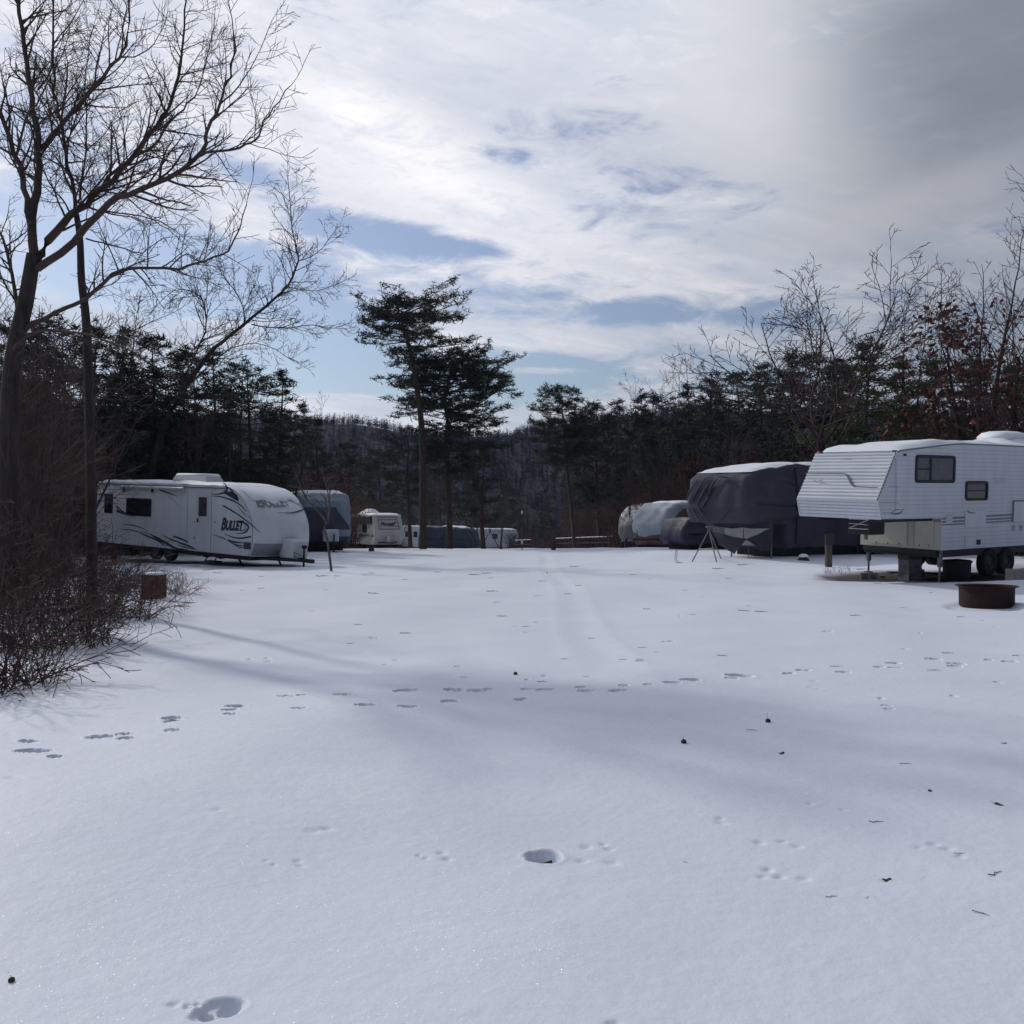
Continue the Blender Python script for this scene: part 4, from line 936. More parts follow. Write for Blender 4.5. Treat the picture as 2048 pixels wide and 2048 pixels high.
x0, z1 = sd(795, 310); mb = MB(); mb.box((x0, -.008, .02), (x0+.018, .002, 2.2)); x1_, _ = sd(958, 500); mb.box((x1_, -.008, .02), (x1_+.014, .002, 2.2)); mb.build('panel_seam', M['trim'], tb)
for q in ((350, 350), (547, 353)):
    x, z = sd(*q); MB().prism([(x+.055*math.cos(t), z+.085*math.sin(t)) for t in [k*math.pi/8 for k in range(16)]], lambda a, b: (a, -.05, b), lambda a, b: (a, .0, b)).build('speaker', M['frame'], tb)
x0, z1 = sd(1186, 716); x1, z0 = sd(1236, 770); mb = MB(); mb.box((x0, -.012, z0), (x1, .004, z1)); vt = mb.build('vent', M['decalg'], tb)
mb = MB()
for k in range(5): z = z0+(z1-z0)*(k+.25)/5; mb.box((x0+.02, -.022, z), (x1-.02, -.010, z+(z1-z0)*.10))
mb.build('louvre', M['frame'], vt)
for q in ((985, 575), (840, 575), (838, 685), (868, 570)):
    x, z = sd(*q); MB().bbox((x-.03, -.02, z-.03), (x+.03, .0, z+.03), .006).build('fitting', M['trim'], tb)
# decals
mb = MB(); px2m = .2847*D0/F*1.35
def dec(pts, w_): ribbon(mb, [sd(*p) for p in pts], [v*.0062 for v in w_], side)
dec([(545,318),(600,350),(660,372),(725,396)], (12,9,6,1)); dec([(560,330),(620,362),(700,392)], (4,3,1)); dec([(640,380),(700,430),(760,492)], (2,2,1))
dec([(290,465),(325,495),(370,520),(430,545)], (12,10,5,1)); dec([(292,495),(330,512),(380,530)], (20,13,4))
dec([(335,590),(400,598),(470,618),(520,645)], (2,6,5,1)); dec([(312,625),(390,632),(450,648),(500,672),(580,705),(640,752)], (2,6,5,9,12,4))
dec([(450,640),(520,660),(580,690),(650,730),(710,760),(800,772)], (1,4,16,20,10,2))
dec([(610,668),(680,700),(760,732),(860,772)], (2,9,7,2)); dec([(690,676),(740,692),(796,718)], (8,12,8)); dec([(650,690),(720,715),(800,742),(840,762)], (2,5,8,2)); dec([(720,735),(780,755),(850,768)], (2,7,2))
dec([(960,660),(1000,674),(1060,697)], (1,4,6)); dec([(1070,702),(1120,716),(1182,722)], (8,10,4)); dec([(1085,716),(1130,735),(1182,745)], (3,8,5)); dec([(1120,738),(1150,752),(1180,757)], (2,6,4))
dec([(955,380),(1010,380),(1050,366),(1070,345),(1062,318),(1040,300)], (2,7,12,12,9,2))
dec([(962,393),(1030,400),(1100,422),(1160,455),(1205,498)], (2,7,9,8,4))
dec([(1050,372),(1090,380),(1130,402),(1150,428)], (6,30,34,6)); dec([(1075,330),(1098,350),(1120,378)], (6,12,6))
mb.build('swoosh_decal', M['decal'], tb)
mb = MB(); dec([(1095,573),(1150,572),(1200,588),(1219,612),(1205,640),(1170,656),(1120,655)], (1,6,11,13,10,5,1)); dec([(1048,656),(1100,680),(1160,690),(1238,678)], (1,6,8,9)); dec([(1150,640),(1190,632),(1203,612),(1188,598)], (1,5,5,1))
mb.build('logo_swoosh', M['decal'], tb)
a = sd(1026, 630); b_ = sd(1188, 634); text_mesh('side_lettering', 'Bullet', M['decal'], tb, lambda u, v: (a[0]+u, -.012, a[1]+(b_[1]-a[1])*u/(b_[0]-a[0])+v*1.35), b_[0]-a[0], .35, .035, .75)
# nose lettering and stripes
def cp(zx, zy):
    p = raypl(mB, *Z2(zx, zy), (-.05, 1.2, 1.2), (1, .25, .55) if zy < 500 else (1, .1, 0)); return (p.y, p.z)
def capm(u, v): v = min(v, 2.2); return (capx(u, v)+.030, u, v+.010)
c0 = cp(1290, 472); c1 = cp(1500, 462)
def tcap(u, v): return Vector(capm(c0[0]+u, c0[1]+(c1[1]-c0[1])*u/(c1[0]-c0[0])+v*1.05))
text_mesh('nose_lettering', 'Bullet', M['decalg'], tb, tcap, (c1[0]-c0[0])*.82, .3, .012, .75)
mb = MB()
def dcp(pts, w_): ribbon(mb, [cp(*p) for p in pts], [v*.0055 for v in w_], capm)
dcp([(1430,422),(1500,428),(1555,452),(1562,480),(1530,502),(1460,512),(1388,508)], (1,5,9,10,9,5,1)); dcp([(1500,442),(1538,462),(1545,485)], (1,5,1))
dcp([(1185,470),(1215,520),(1250,590),(1285,655)], (9,8,6,1)); dcp([(1225,470),(1240,520),(1262,560)], (2,4,1))
mb.build('nose_decal', M['decal'], tb)
mb = MB()
for (q0, q1, ww) in (((.985, 1.55), (.97, .75), .05), ((.955, 1.35), (.965, .95), .025)): 
    ribbon(mb, [(WB*q0[0], q0[1]), (WB*(q0[0]+q1[0])/2-.01, (q0[1]+q1[1])/2), (WB*q1[0], q1[1])], (ww, ww*.6, .004), capm)
mb.build('edge_decal', M['decal'], tb)
# chassis, wheels, tongue
mb = MB(); mb.box((-9.4, .12, -.16), (-.3, WB-.12, -.003)); mb.build('chassis', M['frame'], tb)
mb = MB(); mb.box((-6.6, .02, -.05), (-4.1, .10, .04)); mb.build('wheel_arch', M['frame'], tb)
for s in (4.75, 5.65): wheel(-s, .02, -.12, .34, tb); wheel(-s, WB-.24, -.12, .34, tb)
for s, y in ((1.15, .35), (1.15, 2.0), (7.9, .35), (7.9, 2.0)):
    mb = MB(); mb.tube([(-s, y, -.14), (-s+.25, y, -.42)], .03, 6); mb.tube([(-s-.05, y, -.14), (-s+.2, y, -.40)], .02, 6); mb.bbox((-s+.12, y-.1, -.46), (-s+.38, y+.1, -.42), .01); mb.build('stabiliser', M['frame'], tb)
mb = MB(); mb.bbox((-2.6, -.02, -.34), (-2.0, .3, -.29), .01); mb.tube([(-2.55, 0, -.3), (-2.55, .2, -.05)], .02, 6); mb.tube([(-2.05, 0, -.3), (-2.05, .2, -.05)], .02, 6); mb.build('entry_step', M['frame'], tb)
mb = MB(); mb.tube([(-.3, .35, -.08), (1.45, 1.21, -.10)], .055, 6); mb.tube([(-.3, 2.07, -.08), (1.45, 1.21, -.10)], .055, 6); mb.bbox((1.35, 1.13, -.16), (1.65, 1.29, -.03), .02); mb.build('tongue', M['frame'], tb)
mb = MB(); 
pr = [(.42,-.02),(.98,-.02),(1.0,.10),(.98,.52),(.90,.60),(.52,.62),(.42,.56),(.40,.1)]
rr_ = [[(a-i, y, b-(i if b > .3 else 0)) for a, b in pr] for y, i in ((.86, .05), (.90, 0), (1.52, 0), (1.56, .05))]
mb.loft(rr_); pc = mb.build('propane_cover', M['plastic'], tb, smooth=True)
mb = MB(); mb.tube([(1.18, 1.21, -.42), (1.18, 1.21, .34)], .035, 8); mb.bbox((1.12, 1.14, .30), (1.26, 1.28, .42), .02); mb.tube([(1.2, 1.21, .38), (1.36, 1.21, .38), (1.36, 1.21, .28)], .012, 6); mb.build('tongue_jack', M['frame'], tb, smooth=False)
mb = MB(); mb.bbox((1.0, 1.0, -.50), (1.4, 1.42, -.41), .02); mb.build('jack_pad', M['wood'], tb)
mb = MB(); mb.tube([(1.0, 1.0, -.06), (1.1, .85, .2), (1.35, .9, .1), (1.4, 1.15, -.05)], .012, 6); mb.build('cable', M['rub'], tb)
x0 = sd(545, 200)[0]; x1 = sd(780, 200)[0]
mb = MB(); mb.loft([[(x0+i, .85+i, z), (x1-i*1.3, .85+i, z), (x1-i*1.3, 1.6-i, z), (x0+i, 1.6-i, z)] for z, i in ((2.36, 0), (2.55, .01), (2.66, .06), (2.69, .14))]); ac = mb.build('air_conditioner', M['plastic'], tb, smooth=False)
mb = MB(); mb.loft([[(x0+i, .85+i, z), (x1-i, .85+i, z), (x1-i, 1.6-i, z), (x0+i, 1.6-i, z)] for z, i in ((2.662, .07), (2.74, .09), (2.77, .16))]); mb.build('snow_cap', M['snow'], ac, smooth='all')
snow_on([(.62,1.96),(.80,2.08),(1.02,2.20),(1.3,2.30),(1.65,2.36),(2.1,2.385),(9.5,2.385)], .03, WB-.05, -1, .13, tb, 5, extra=lambda s, y: -.02)
# snow frosting on the bulge of the nose
mb = MB(); vs = []; nj = 22; ni = 9
for i in range(ni+1):
    for j in range(nj+1):
        y = .22+(WB-.34)*j/nj; zb = 1.84+.05*math.sin(y*5)+.035*math.sin(y*11+1); z = zb+(2.28-zb)*i/ni; e = min(i/1.5, min(j, nj-j)/1.5, 1)
        vs.append((capx(y, z)+.012+.045*e**.6, y, z+.012+.03*e**.6))
n = nj+1; mb.add(vs, [(i*n+j, i*n+j+1, (i+1)*n+j+1, (i+1)*n+j) for i in range(ni) for j in range(nj)]); mb.build('nose_snow', M['snow'], tb, smooth='all')

# ================= fifth wheel on the right
def Z5(x, y): return (1540+x*.2629, 830+y*.2629)
yaw = R(33); org = P3(1882, 1101, 24.0)
tf, mF = frame('fifth_wheel_trailer', 'white fifth wheel trailer with ribbed overhanging nose at the right edge, propped on blocks', 'fifth wheel trailer', org, (math.cos(yaw), math.sin(yaw), .020), (-math.sin(yaw), math.cos(yaw), .042))
WF = 2.44
pf = [(0,0),(0,.84),(-2.55,.86),(-2.68,1.30),(-1.97,2.50),(-1.85,2.55),(.42,2.76),(.8,2.78),(7.6,2.78),(7.66,2.70),(7.66,0)]
hull(pf, [0, .015, WF-.015, WF], 1, None, .012).build('body', M['white'], tf)
def fd(zx, zy): p = raypl(mF, *Z5(zx, zy), (0,0,0), (0,1,0)); return (p.x, p.z)
# thin horizontal siding lines
mb = MB()
for k in range(24):
    z = .10+k*.11; xs = 0 if z < .86 else (-2.55-(z-.86)*.29 if z < 1.3 else -2.68+(z-1.3)*.59)
    if z > 2.55: xs = .42-(2.76-z)/.21*2.27+.1
    mb.box((xs+.03, -.004, z), (7.6, .002, z+.007))
mb.build('siding_seam', M['trim'], tf)
# ribbed nose
mb = MB(); vs = []; nr = 96; L_ = math.hypot(.71, 1.20); nx, nz = -1.20/L_, .71/L_
for i in range(nr+1):
    t = i/nr; s = -2.68+.71*t; z = 1.30+1.20*t; c = abs(math.sin(t*14*math.pi))**.7; o_ = .006+.042*(c if t < .985 else 0)
    for y in (.015, WF-.015): vs.append((s+nx*o_, y, z+nz*o_))
mb.add(vs, [(2*i, 2*i+1, 2*i+3, 2*i+2) for i in range(nr)]); mb.build('ribbed_panel', M['whitec'], tf, smooth='all')
mb = MB()
for t in (.14, .33, .52, .70, .88): s = -2.55-.13*t; z = .86+.44*t; mb.box((s-.012, .02, z), (s+.01, WF-.02, z+.010))
mb.build('panel_seam', M['trim'], tf)
mb = MB(); mb.tube([(0, .0, .0), (0, 0, .85)], .016, 6)
mb.tube([(-2.55, 0, .86), (-2.68, 0, 1.30), (-1.97, 0, 2.50)], .020, 6); mb.tube([(-2.55, WF, .86), (-2.68, WF, 1.30), (-1.97, WF, 2.50), (-1.85, WF, 2.56)], .020, 6); mb.tube([(-2.55, 0, .86), (-2.55, WF, .86)], .014, 6)
mb.build('corner_trim', M['plastic'], tf)
mb = MB(); mb.tube([(-1.97, -.01, 2.50), (-1.85, -.01, 2.55), (.42, -.01, 2.76), (.8, -.01, 2.78), (7.6, -.01, 2.78)], .022, 6); mb.tube([(-1.97, 0, 2.50), (-1.97, WF, 2.50)], .02, 6); mb.build('roof_rail', M['decalg'], tf)
# nose stripe
def nsp(zx, zy): p = raypl(mF, *Z5(zx, zy), (-2.68, 0, 1.30), (nx, 0, nz)); return (p.y, (p.z-1.30)/1.20)
def nmap(u, v): return (-2.68+.71*v+nx*.054, u, 1.30+1.20*v+nz*.054)
def nmapw(mb, pts, wd):
    P = [nsp(*p) for p in pts]; ribbon(mb, [(a, b*1.39) for a, b in P], [w_*.0036 for w_ in wd], lambda u, v: nmap(u, v/1.39))
mb = MB(); nmapw(mb, [(275,452),(420,452),(570,455),(600,470)], (4,5,6,8)); nmapw(mb, [(590,462),(612,490),(628,525),(655,553)], (8,22,20,6)); nmapw(mb, [(645,551),(740,557),(828,560)], (6,5,5)); mb.build('nose_stripe', M['decal'], tf)
mb = MB(); nmapw(mb, [(330,512),(350,505),(365,515),(385,505),(400,513)], (3,5,2,5,2)); nmapw(mb, [(402,492),(404,522)], (4,2)); nmapw(mb, [(388,532),(420,525),(445,533),(468,528)], (3,4,2,2)); nmapw(mb, [(560,345),(600,342),(630,350)], (3,6,2)); mb.build('faded_lettering', M['decalg'], tf)
for y in (.12, WF-.12):
    MB().bbox((-1.93, y-.06, 2.51), (-1.84, y+.06, 2.56), .015).build('marker_light', M['frame'], tf)
MB().bbox((-1.72, -.03, 2.42), (-1.60, .0, 2.47), .01).build('marker_light', M['frame'], tf)
# lower front: cream hatch panels, vent ladder between
mb = MB(); mb.box((-.014, .02, .0), (-.002, WF-.02, .84)); fp = mb.build('front_panel', M['cream'], tf)
for y0, y1 in ((.19, .74), (.98, 2.10)):
    mb = MB(); mb.bbox((-.032, y0, .07), (-.012, y1, .79), .008); h_ = mb.build('hatch', M['cream'], tf)
    for yy in ((y0+.14, y1-.14) if y1-y0 < .8 else (y0+.2, (y0+y1)/2, y1-.2)): MB().bbox((-.045, yy-.02, .085), (-.028, yy+.02, .115), .005).build('latch', M['frame'], h_)
mb = MB(); mb.box((-.030, .77, .05), (-.012, .79, .82)); mb.box((-.030, .94, .05), (-.012, .96, .82))
for k in range(8): mb.box((-.028, .79, .09+k*.095), (-.013, .94, .108+k*.095))
mb.build('vent_ladder', M['trim'], tf)
mb = MB(); mb.add([(-.016, 2.12, .0), (-.016, 2.12, .84), (.25, WF+.005, .84), (.25, WF+.005, .0)], [(0,1,2,3)]); mb.build('side_chamfer', M['plastic'], tf)
# side windows, hatches, stripes
x0, z1 = fd(1106, 302); x1, z0 = fd(1402, 518); xm = x0+(x1-x0)*.38
window(x0, z0, x1, z1, tf, M['frame'], M['blind'], .10, .075, split=[((xm-.04, -.028, z0+.04), (xm+.03, -.008, z1-.04)), ((x0+.04, -.028, (z0+z1)/2-.02), (xm, -.010, (z0+z1)/2+.015))])
x0, z1 = fd(1486, 502); x1, z0 = fd(1652, 650); window(x0, z0, x1, z1, tf, M['frame'], M['glass'], .10, .07, split=[((x0+.04, -.028, (z0+z1)/2-.01), (x1-.04, -.010, (z0+z1)/2+.02))])
x0, z1 = fd(1706, 476); x1, z0 = fd(1786, 524); mb = MB(); mb.box((x0, -.012, z0), (x1, .002, z1)); v_ = mb.build('vent', M['white'], tf); mb = MB()
for k in range(4): z = z0+(z1-z0)*(k+.3)/4; mb.box((x0+.02, -.018, z), (x1-.02, -.011, z+.012))
mb.build('louvre', M['trim'], v_)
for (a0_, b0_, a1_, b1_, nm, mm) in ((1482, 722, 1636, 850, 'hatch', M['white']), (1338, 755, 1384, 812, 'outlet_box', M['plastic']), (1482, 925, 1604, 1005, 'hatch', M['white']), (1846, 655, 1990, 808, 'access_door', M['white']), (1240, 795, 1292, 815, 'fitting', M['decalg'])):
    x0, z1 = fd(a0_, b0_); x1, z0 = fd(a1_, b1_); MB().bbox((x0, -.025, z0), (x1, .002, z1), .008).build(nm, mm, tf)
x0, z1 = fd(1846, 655); x1, z0 = fd(1990, 808); mb = MB()
for q in (((x0, z1), (x1, z1)), ((x0, z1), (x0, z0))): mb.tube([(q[0][0], -.03, q[0][1]), (q[1][0], -.03, q[1][1])], .012, 4)
mb.build('door_frame', M['frame'], tf)
x0, z1 = fd(1500, 735); x1, z0 = fd(1550, 750); mb = MB(); ribbon(mb, [fd(1492, 730), fd(1525, 745), fd(1556, 742)], (.05, .04, .01), lambda u, v: (u, -.03, v)); mb.build('torn_decal', M['decalg'], tf)
x0, z1 = fd(1564, 948); x1, z0 = fd(1594, 985); MB().box((x0, -.032, z0), (x1, -.024, z1)).build('outlet', M['frame'], tf)
for q in ((1852, 860), (1908, 860)):
    x, z = fd(*q); MB().lathe([(.001, -.02), (.06, -.02), (.09, -.01), (.09, .0)], 20, (x, 0, z), 'y').build('cap', M['trim'], tf, smooth=True)
mb = MB()
for zy, hh_ in ((797, .05), (822, .045), (842, .035)):
    for xa, xb in ((1302, 1335), (1386, 1480), (1640, 1844)):
        if zy == 842 and xa == 1302: xb = 1480
        if zy == 842 and xa == 1386: continue
        p = fd(xa, zy+(-.06*(xa-1302))); q = fd(xb, zy+(-.06*(xb-1302))); mb.add([(p[0], -.0065, p[1]), (q[0], -.0065, q[1]), (q[0], -.0065, q[1]+hh_), (p[0], -.0065, p[1]+hh_)], [(0,1,2,3)])
for xa, xb in ((1995, 2600),):
    for zy, hh_ in ((797, .05), (822, .045), (842, .035)): p = fd(xa, zy-.06*(xa-1302)); mb.add([(p[0], -.0065, p[1]), (7.6, -.0065, p[1]), (7.6, -.0065, p[1]+hh_), (p[0], -.0065, p[1]+hh_)], [(0,1,2,3)])
mb.build('side_stripe', M['decalg'], tf)
mb = MB(); ribbon(mb, [fd(920, 748), fd(950, 752), fd(990, 745), fd(1020, 712)], (.02, .05, .05, .004), side); ribbon(mb, [fd(850, 742), fd(920, 742), fd(960, 722), fd(1000, 722)], (.006, .012, .03, .004), side); mb.build('swoosh_decal', M['decalg'], tf)
mb = MB(); ribbon(mb, [fd(955, 330), fd(958, 540), fd(952, 720)], (.05, .07, .04), lambda u, v: (u, -.005, v)); mb.build('water_stain', mat('stain', (.42,.43,.46), (.56,.58,.6), 3, .6, stretch=(6,1,.6)), tf)
mb = MB()
for zx0, zx1, zy in ((900, 985, 547), (830, 985, 668)): ribbon(mb, [fd(zx0, zy), fd(zx1, zy)], (.012, .012), side)
mb.build('crack', M['decalg'], tf)
# chassis, jacks, wheels
mb = MB(); mb.box((.05, .10, -.20), (7.5, WF-.10, -.003)); mb.box((-2.4, .25, .76), (-.03, .45, .855)); mb.box((-2.4, 2.0, .76), (-.03, 2.2, .855)); mb.box((-.05, .12, -.12), (.05, WF-.12, -.004)); mb.build('chassis', M['frame'], tf)
mb = MB(); mb.bbox((-1.75, .85, .40), (-1.15, 1.55, .858), .03); kp = mb.build('kingpin_box', M['frame'], tf)
mb = MB(); mb.tube([(-1.45, 1.2, .26), (-1.45, 1.2, .40)], .05, 12); mb.build('kingpin', M['steel'], kp)
mb = MB(); mb.tube([(-1.76, .9, .80), (-1.76, 1.5, .80)], .015, 6); mb.tube([(-1.76, .9, .80), (-1.76, 1.5, .55)], .012, 6); mb.tube([(-1.76, .92, .55), (-1.76, 1.5, .55)], .015, 6); mb.tube([(-1.76, .92, .66), (-1.76, 1.5, .68)], .012, 6); mb.build('bracket', M['alu'], kp)
gzF = lambda s, y: gz(*(mF @ Vector((s, y, 0))).xy)
def loc_ground(s, y, dz=-.02): p = mF @ Vector((s, y, 0)); return (Vector((p.x, p.y, gz(p.x, p.y)+dz)))
for s, y, up in ((.18, 2.28, .21), (.12, .10, 0)):
    g0 = mF.inverted() @ (loc_ground(s, y)+Vector((0, 0, up))); mb = MB(); mb.bbox((s-.05, y-.05, -.45), (s+.05, y+.05, -.005), .01); mb.tube([(s, y, -.4), (s, y, g0.z+.03)], .028, 8); mb.bbox((s-.09, y-.09, g0.z), (s+.09, y+.09, g0.z+.03), .005); mb.build('landing_jack', M['steel'], tf)
for s in (2.4, 3.25): wheel(s, .05, -.42, .38, tf); wheel(s, WF-.27, -.34, .38, tf)
def snowF(s, y): return .20*math.exp(-((s-4.55)/.75)**4-((y-1.1)/.6)**4)+.05*math.exp(-((s-.2)/.8)**2)
snow_on([(-1.90,2.56),(-1.5,2.60),(.42,2.77),(.8,2.79),(7.6,2.79)], .02, WF-.02, 1, .13, tf, 9, ns=60, ny=16, extra=snowF)
mb = MB(); mb.loft([[(4.2+i, .7+i, z), (5.3-i, .7+i, z), (5.3-i, 1.5-i, z), (4.2+i, 1.5-i, z)] for z, i in ((2.78, 0), (3.0, .02), (3.10, .12))]); ac = mb.build('air_conditioner', M['plastic'], tf)
mb = MB(); mb.loft([[(4.2+i+.3*(k % 4 > 3), .7+i, z), (5.3-i, .7+i, z), (5.3-i, 1.5-i, z), (4.2+i, 1.5-i, z)] for k, (z, i) in enumerate(((3.0, -.05), (3.10, -.06), (3.22, .03), (3.27, .18)))]); mb.build('snow_cap', M['snow'], ac, smooth='all')

def cblock(name, label, loc, size, rz=0, m=None, group=None, cat='concrete block', holes=True, snow=False):
    t = thing(name, label, cat, loc, rz, group); w_, d_, h_ = size; mb = MB(); mb.bbox((-w_/2, -d_/2, 0), (w_/2, d_/2, h_), .008)
    mb.build('block', m or M['conc'], t)
    if holes:
        for k in (-1, 1): MB().bbox((k*w_*.24-w_*.17, -d_/2-.003, h_*.18), (k*w_*.24+w_*.17, -d_/2+.03, h_*.82), .01).build('cell', M['concd'], t)
    if snow:
        mb = MB(); mb.loft([[(-w_/2+i, -d_/2+i, z), (w_/2-i, -d_/2+i, z), (w_/2-i, d_/2-i, z), (-w_/2+i, d_/2-i, z)] for z, i in ((h_-.002, .0), (h_+.03, .0), (h_+.06, w_*.12))]); mb.build('snow_cap', M['snow'], t, smooth='all')
    return t
cblock('concrete_block', 'cinder block under the far landing jack of the fifth wheel trailer', loc_ground(.18, 2.28), (.46, .30, .21), R(-20), group='blocks round the fifth wheel trailer')
p = loc_ground(.35, 1.12)
t = thing('block_pillar', 'dark stacked block pillar under the front of the fifth wheel trailer', 'block pillar', p, R(20)); zt = (mF @ Vector((.35, 1.12, -.21))).z-p.z
k = 0; z = 0
while z+.2 < zt: MB().bbox((-.23, -.2, z), (.23, .2, z+.196), .01).build('block', M['concd'], t); z += .2
MB().bbox((-.25, -.2, z), (.25, .2, zt), .008).build('timber_pad', M['wood'], t)
p = loc_ground(1.45, .45, -.02); mb = MB(); mb.lathe([(.001, 0), (.30, 0), (.34, .04), (.36, .48), (.39, .50), (.39, .54), (.33, .57), (.001, .60)], 28, p); o = mb.build('tote', M['frame'], None, smooth=True); tag(o, 'black lidded tub under the fifth wheel trailer beside its wheel', 'tub')
p = at(2036, 23.4); cblock('concrete_block', 'big cinder block standing on the snow mound at the right edge', p+Vector((0,0,-.02)), (.50, .3, .31), R(12), group='blocks round the fifth wheel trailer', holes=False, snow=False)
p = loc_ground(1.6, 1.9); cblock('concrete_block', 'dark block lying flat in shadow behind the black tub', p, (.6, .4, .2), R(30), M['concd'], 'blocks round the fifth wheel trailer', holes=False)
for (zx, zy, L_, rz, lb_) in ((950, 1198, .5, .3, 'short loose board on the bare earth left of the block pillar'), (1250, 1205, .7, -.2, 'loose board on the bare earth between pillar and tub'), (860, 1232, .35, .9, 'broken stick of wood on the bare earth near the jack block')):
    x, d = on_ground(*Z5(zx, zy)); t = MB().bbox((-L_/2, -.06, 0), (L_/2, .06, .03), .006).build('board', M['wood'], None); t.location = (x, d, gz(x, d)-.004); t.rotation_euler = (.03, .05, rz); tag(t, lb_, 'board', 'loose boards on the bare earth')
random.seed(5); T = Tubes()
for _ in range(90):
    x, d = on_ground(*Z5(rnd(430, 620), rnd(1195, 1215))); b = Vector((x, d+rnd(-.1,.3), gz(x, d)-.05)); h_ = rnd(.08, .25); dx = Vector((rnd(-.1,.1), rnd(-.1,.1), h_)); T.add([tuple(b), tuple(b+dx*.5), tuple(b+dx+Vector((rnd(-.05,.05), 0, 0)))], [.004, .003, .002], 3)
tag(link('dry_grass', T.mesh('dry_grass', M['grass'])), 'dry grass at the edge of the bare earth', 'grass', kind='stuff')
# fire ring
x, d = on_ground(1973, 1219); d += .48; c = Vector(((1973-CX)/F*d, d, gz(x, d)-.05))
t = thing('fire_ring', 'rusty steel fire ring with flared rim standing in the snow at right', 'fire ring', c)
MB().lathe([(.475, 0), (.480, .43), (.462, .43), (.458, 0)], 72).build('ring_wall', M['rust'], t, smooth=True)
MB().lathe([(.478, .405), (.50, .418), (.545, .438), (.548, .448), (.50, .436), (.462, .432)], 72).build('rim_flange', M['rust'], t, smooth=True)
mb = MB(); mb.lathe([(.001, .10), (.2, .11), (.38, .07), (.456, .0)], 40); mb.build('snow_inside', M['snow'], t, smooth='all')
mb = MB(); mb.box((-.02, -.486, .0), (.16, -.474, .045)); mb.build('air_slot', M['snow'], t)
# red-brown box in the thicket
x, d = on_ground(308, 1196); t = thing('utility_box', 'square red brown utility box with snow on top beside the thicket', 'utility box', (x, d, gz(x, d)-.03), R(-14))
MB().bbox((-.19, -.15, 0), (.19, .15, .50), .012).build('case', M['boxrd'], t); MB().bbox((-.16, -.158, .06), (.16, -.148, .44), .004).build('door', M['boxrd'], t); MB().bbox((.11, -.17, .24), (.14, -.157, .29), .003).build('latch', M['steel'], t)
mb = MB(); mb.loft([[(-.19+i, -.15+i, z), (.19-i, -.15+i, z), (.19-i, .15-i, z), (-.19+i, .15-i, z)] for z, i in ((.502, 0), (.53, 0), (.55, .05))]); mb.build('snow_cap', M['snow'], t, smooth='all')

# ================= covered fifth wheel
def fold(x, y, z, a=.03): return a*(math.sin(x*3.1+math.sin(z*1.7)*1.5)+.6*math.sin(y*5.3+z*1.1)+.5*math.sin(x*7.3+z*2.2+y)+.35*math.sin(x*12.1+z*1.3+2*y)+.25*math.sin(y*11+z*2.1))
def zonemat(m0, m1):
    """two fabrics sewn together: second one where the 'zone' attribute is positive"""
    m, nt_, b = newmat(m0.name+'_and_'+m1.name); a = nt_.nodes.new('ShaderNodeAttribute'); a.attribute_name = 'zone'
    g_ = nt_.nodes.new('ShaderNodeMath'); g_.operation = 'GREATER_THAN'; g_.inputs[1].default_value = 0; nt_.links.new(a.outputs['Fac'], g_.inputs[0])
    tc_ = nt_.nodes.new('ShaderNodeTexCoord'); n_ = noise(nt_, 1.5, 5, .6, tc_.outputs['Object']); cols = []
    for mm in (m0, m1):
        r0 = [q for q in mm.node_tree.nodes if q.type == 'VALTORGB'][0].color_ramp.elements
        cols.append(ramp(nt_, n_.outputs[0], [(.35, tuple(r0[0].color)[:3]), (.65, tuple(r0[1].color)[:3])]))
    mx_ = nt_.nodes.new('ShaderNodeMix'); mx_.data_type = 'RGBA'; nt_.links.new(g_.outputs[0], mx_.inputs[0]); nt_.links.new(cols[0].outputs[0], mx_.inputs[6]); nt_.links.new(cols[1].outputs[0], mx_.inputs[7]); nt_.links.new(mx_.outputs[2], b.inputs['Base Color'])
    b.inputs['Roughness'].default_value = .5; n2_ = noise(nt_, 6, 5, .65, tc_.outputs['Object'], .6); bp_ = nt_.nodes.new('ShaderNodeBump'); bp_.inputs['Strength'].default_value = .8; bp_.inputs['Distance'].default_value = .06
    nt_.links.new(n2_.outputs[0], bp_.inputs['Height']); nt_.links.new(bp_.outputs[0], b.inputs['Normal']); return m
def finer(prof, st=.18):
    out = []
    for (a, b) in zip(prof, prof[1:]+prof[:1]):
        n = max(1, int(math.hypot(b[0]-a[0], b[1]-a[1])/st)); out += [(a[0]+(b[0]-a[0])*k/n, a[1]+(b[1]-a[1])*k/n) for k in range(n)]
    return out
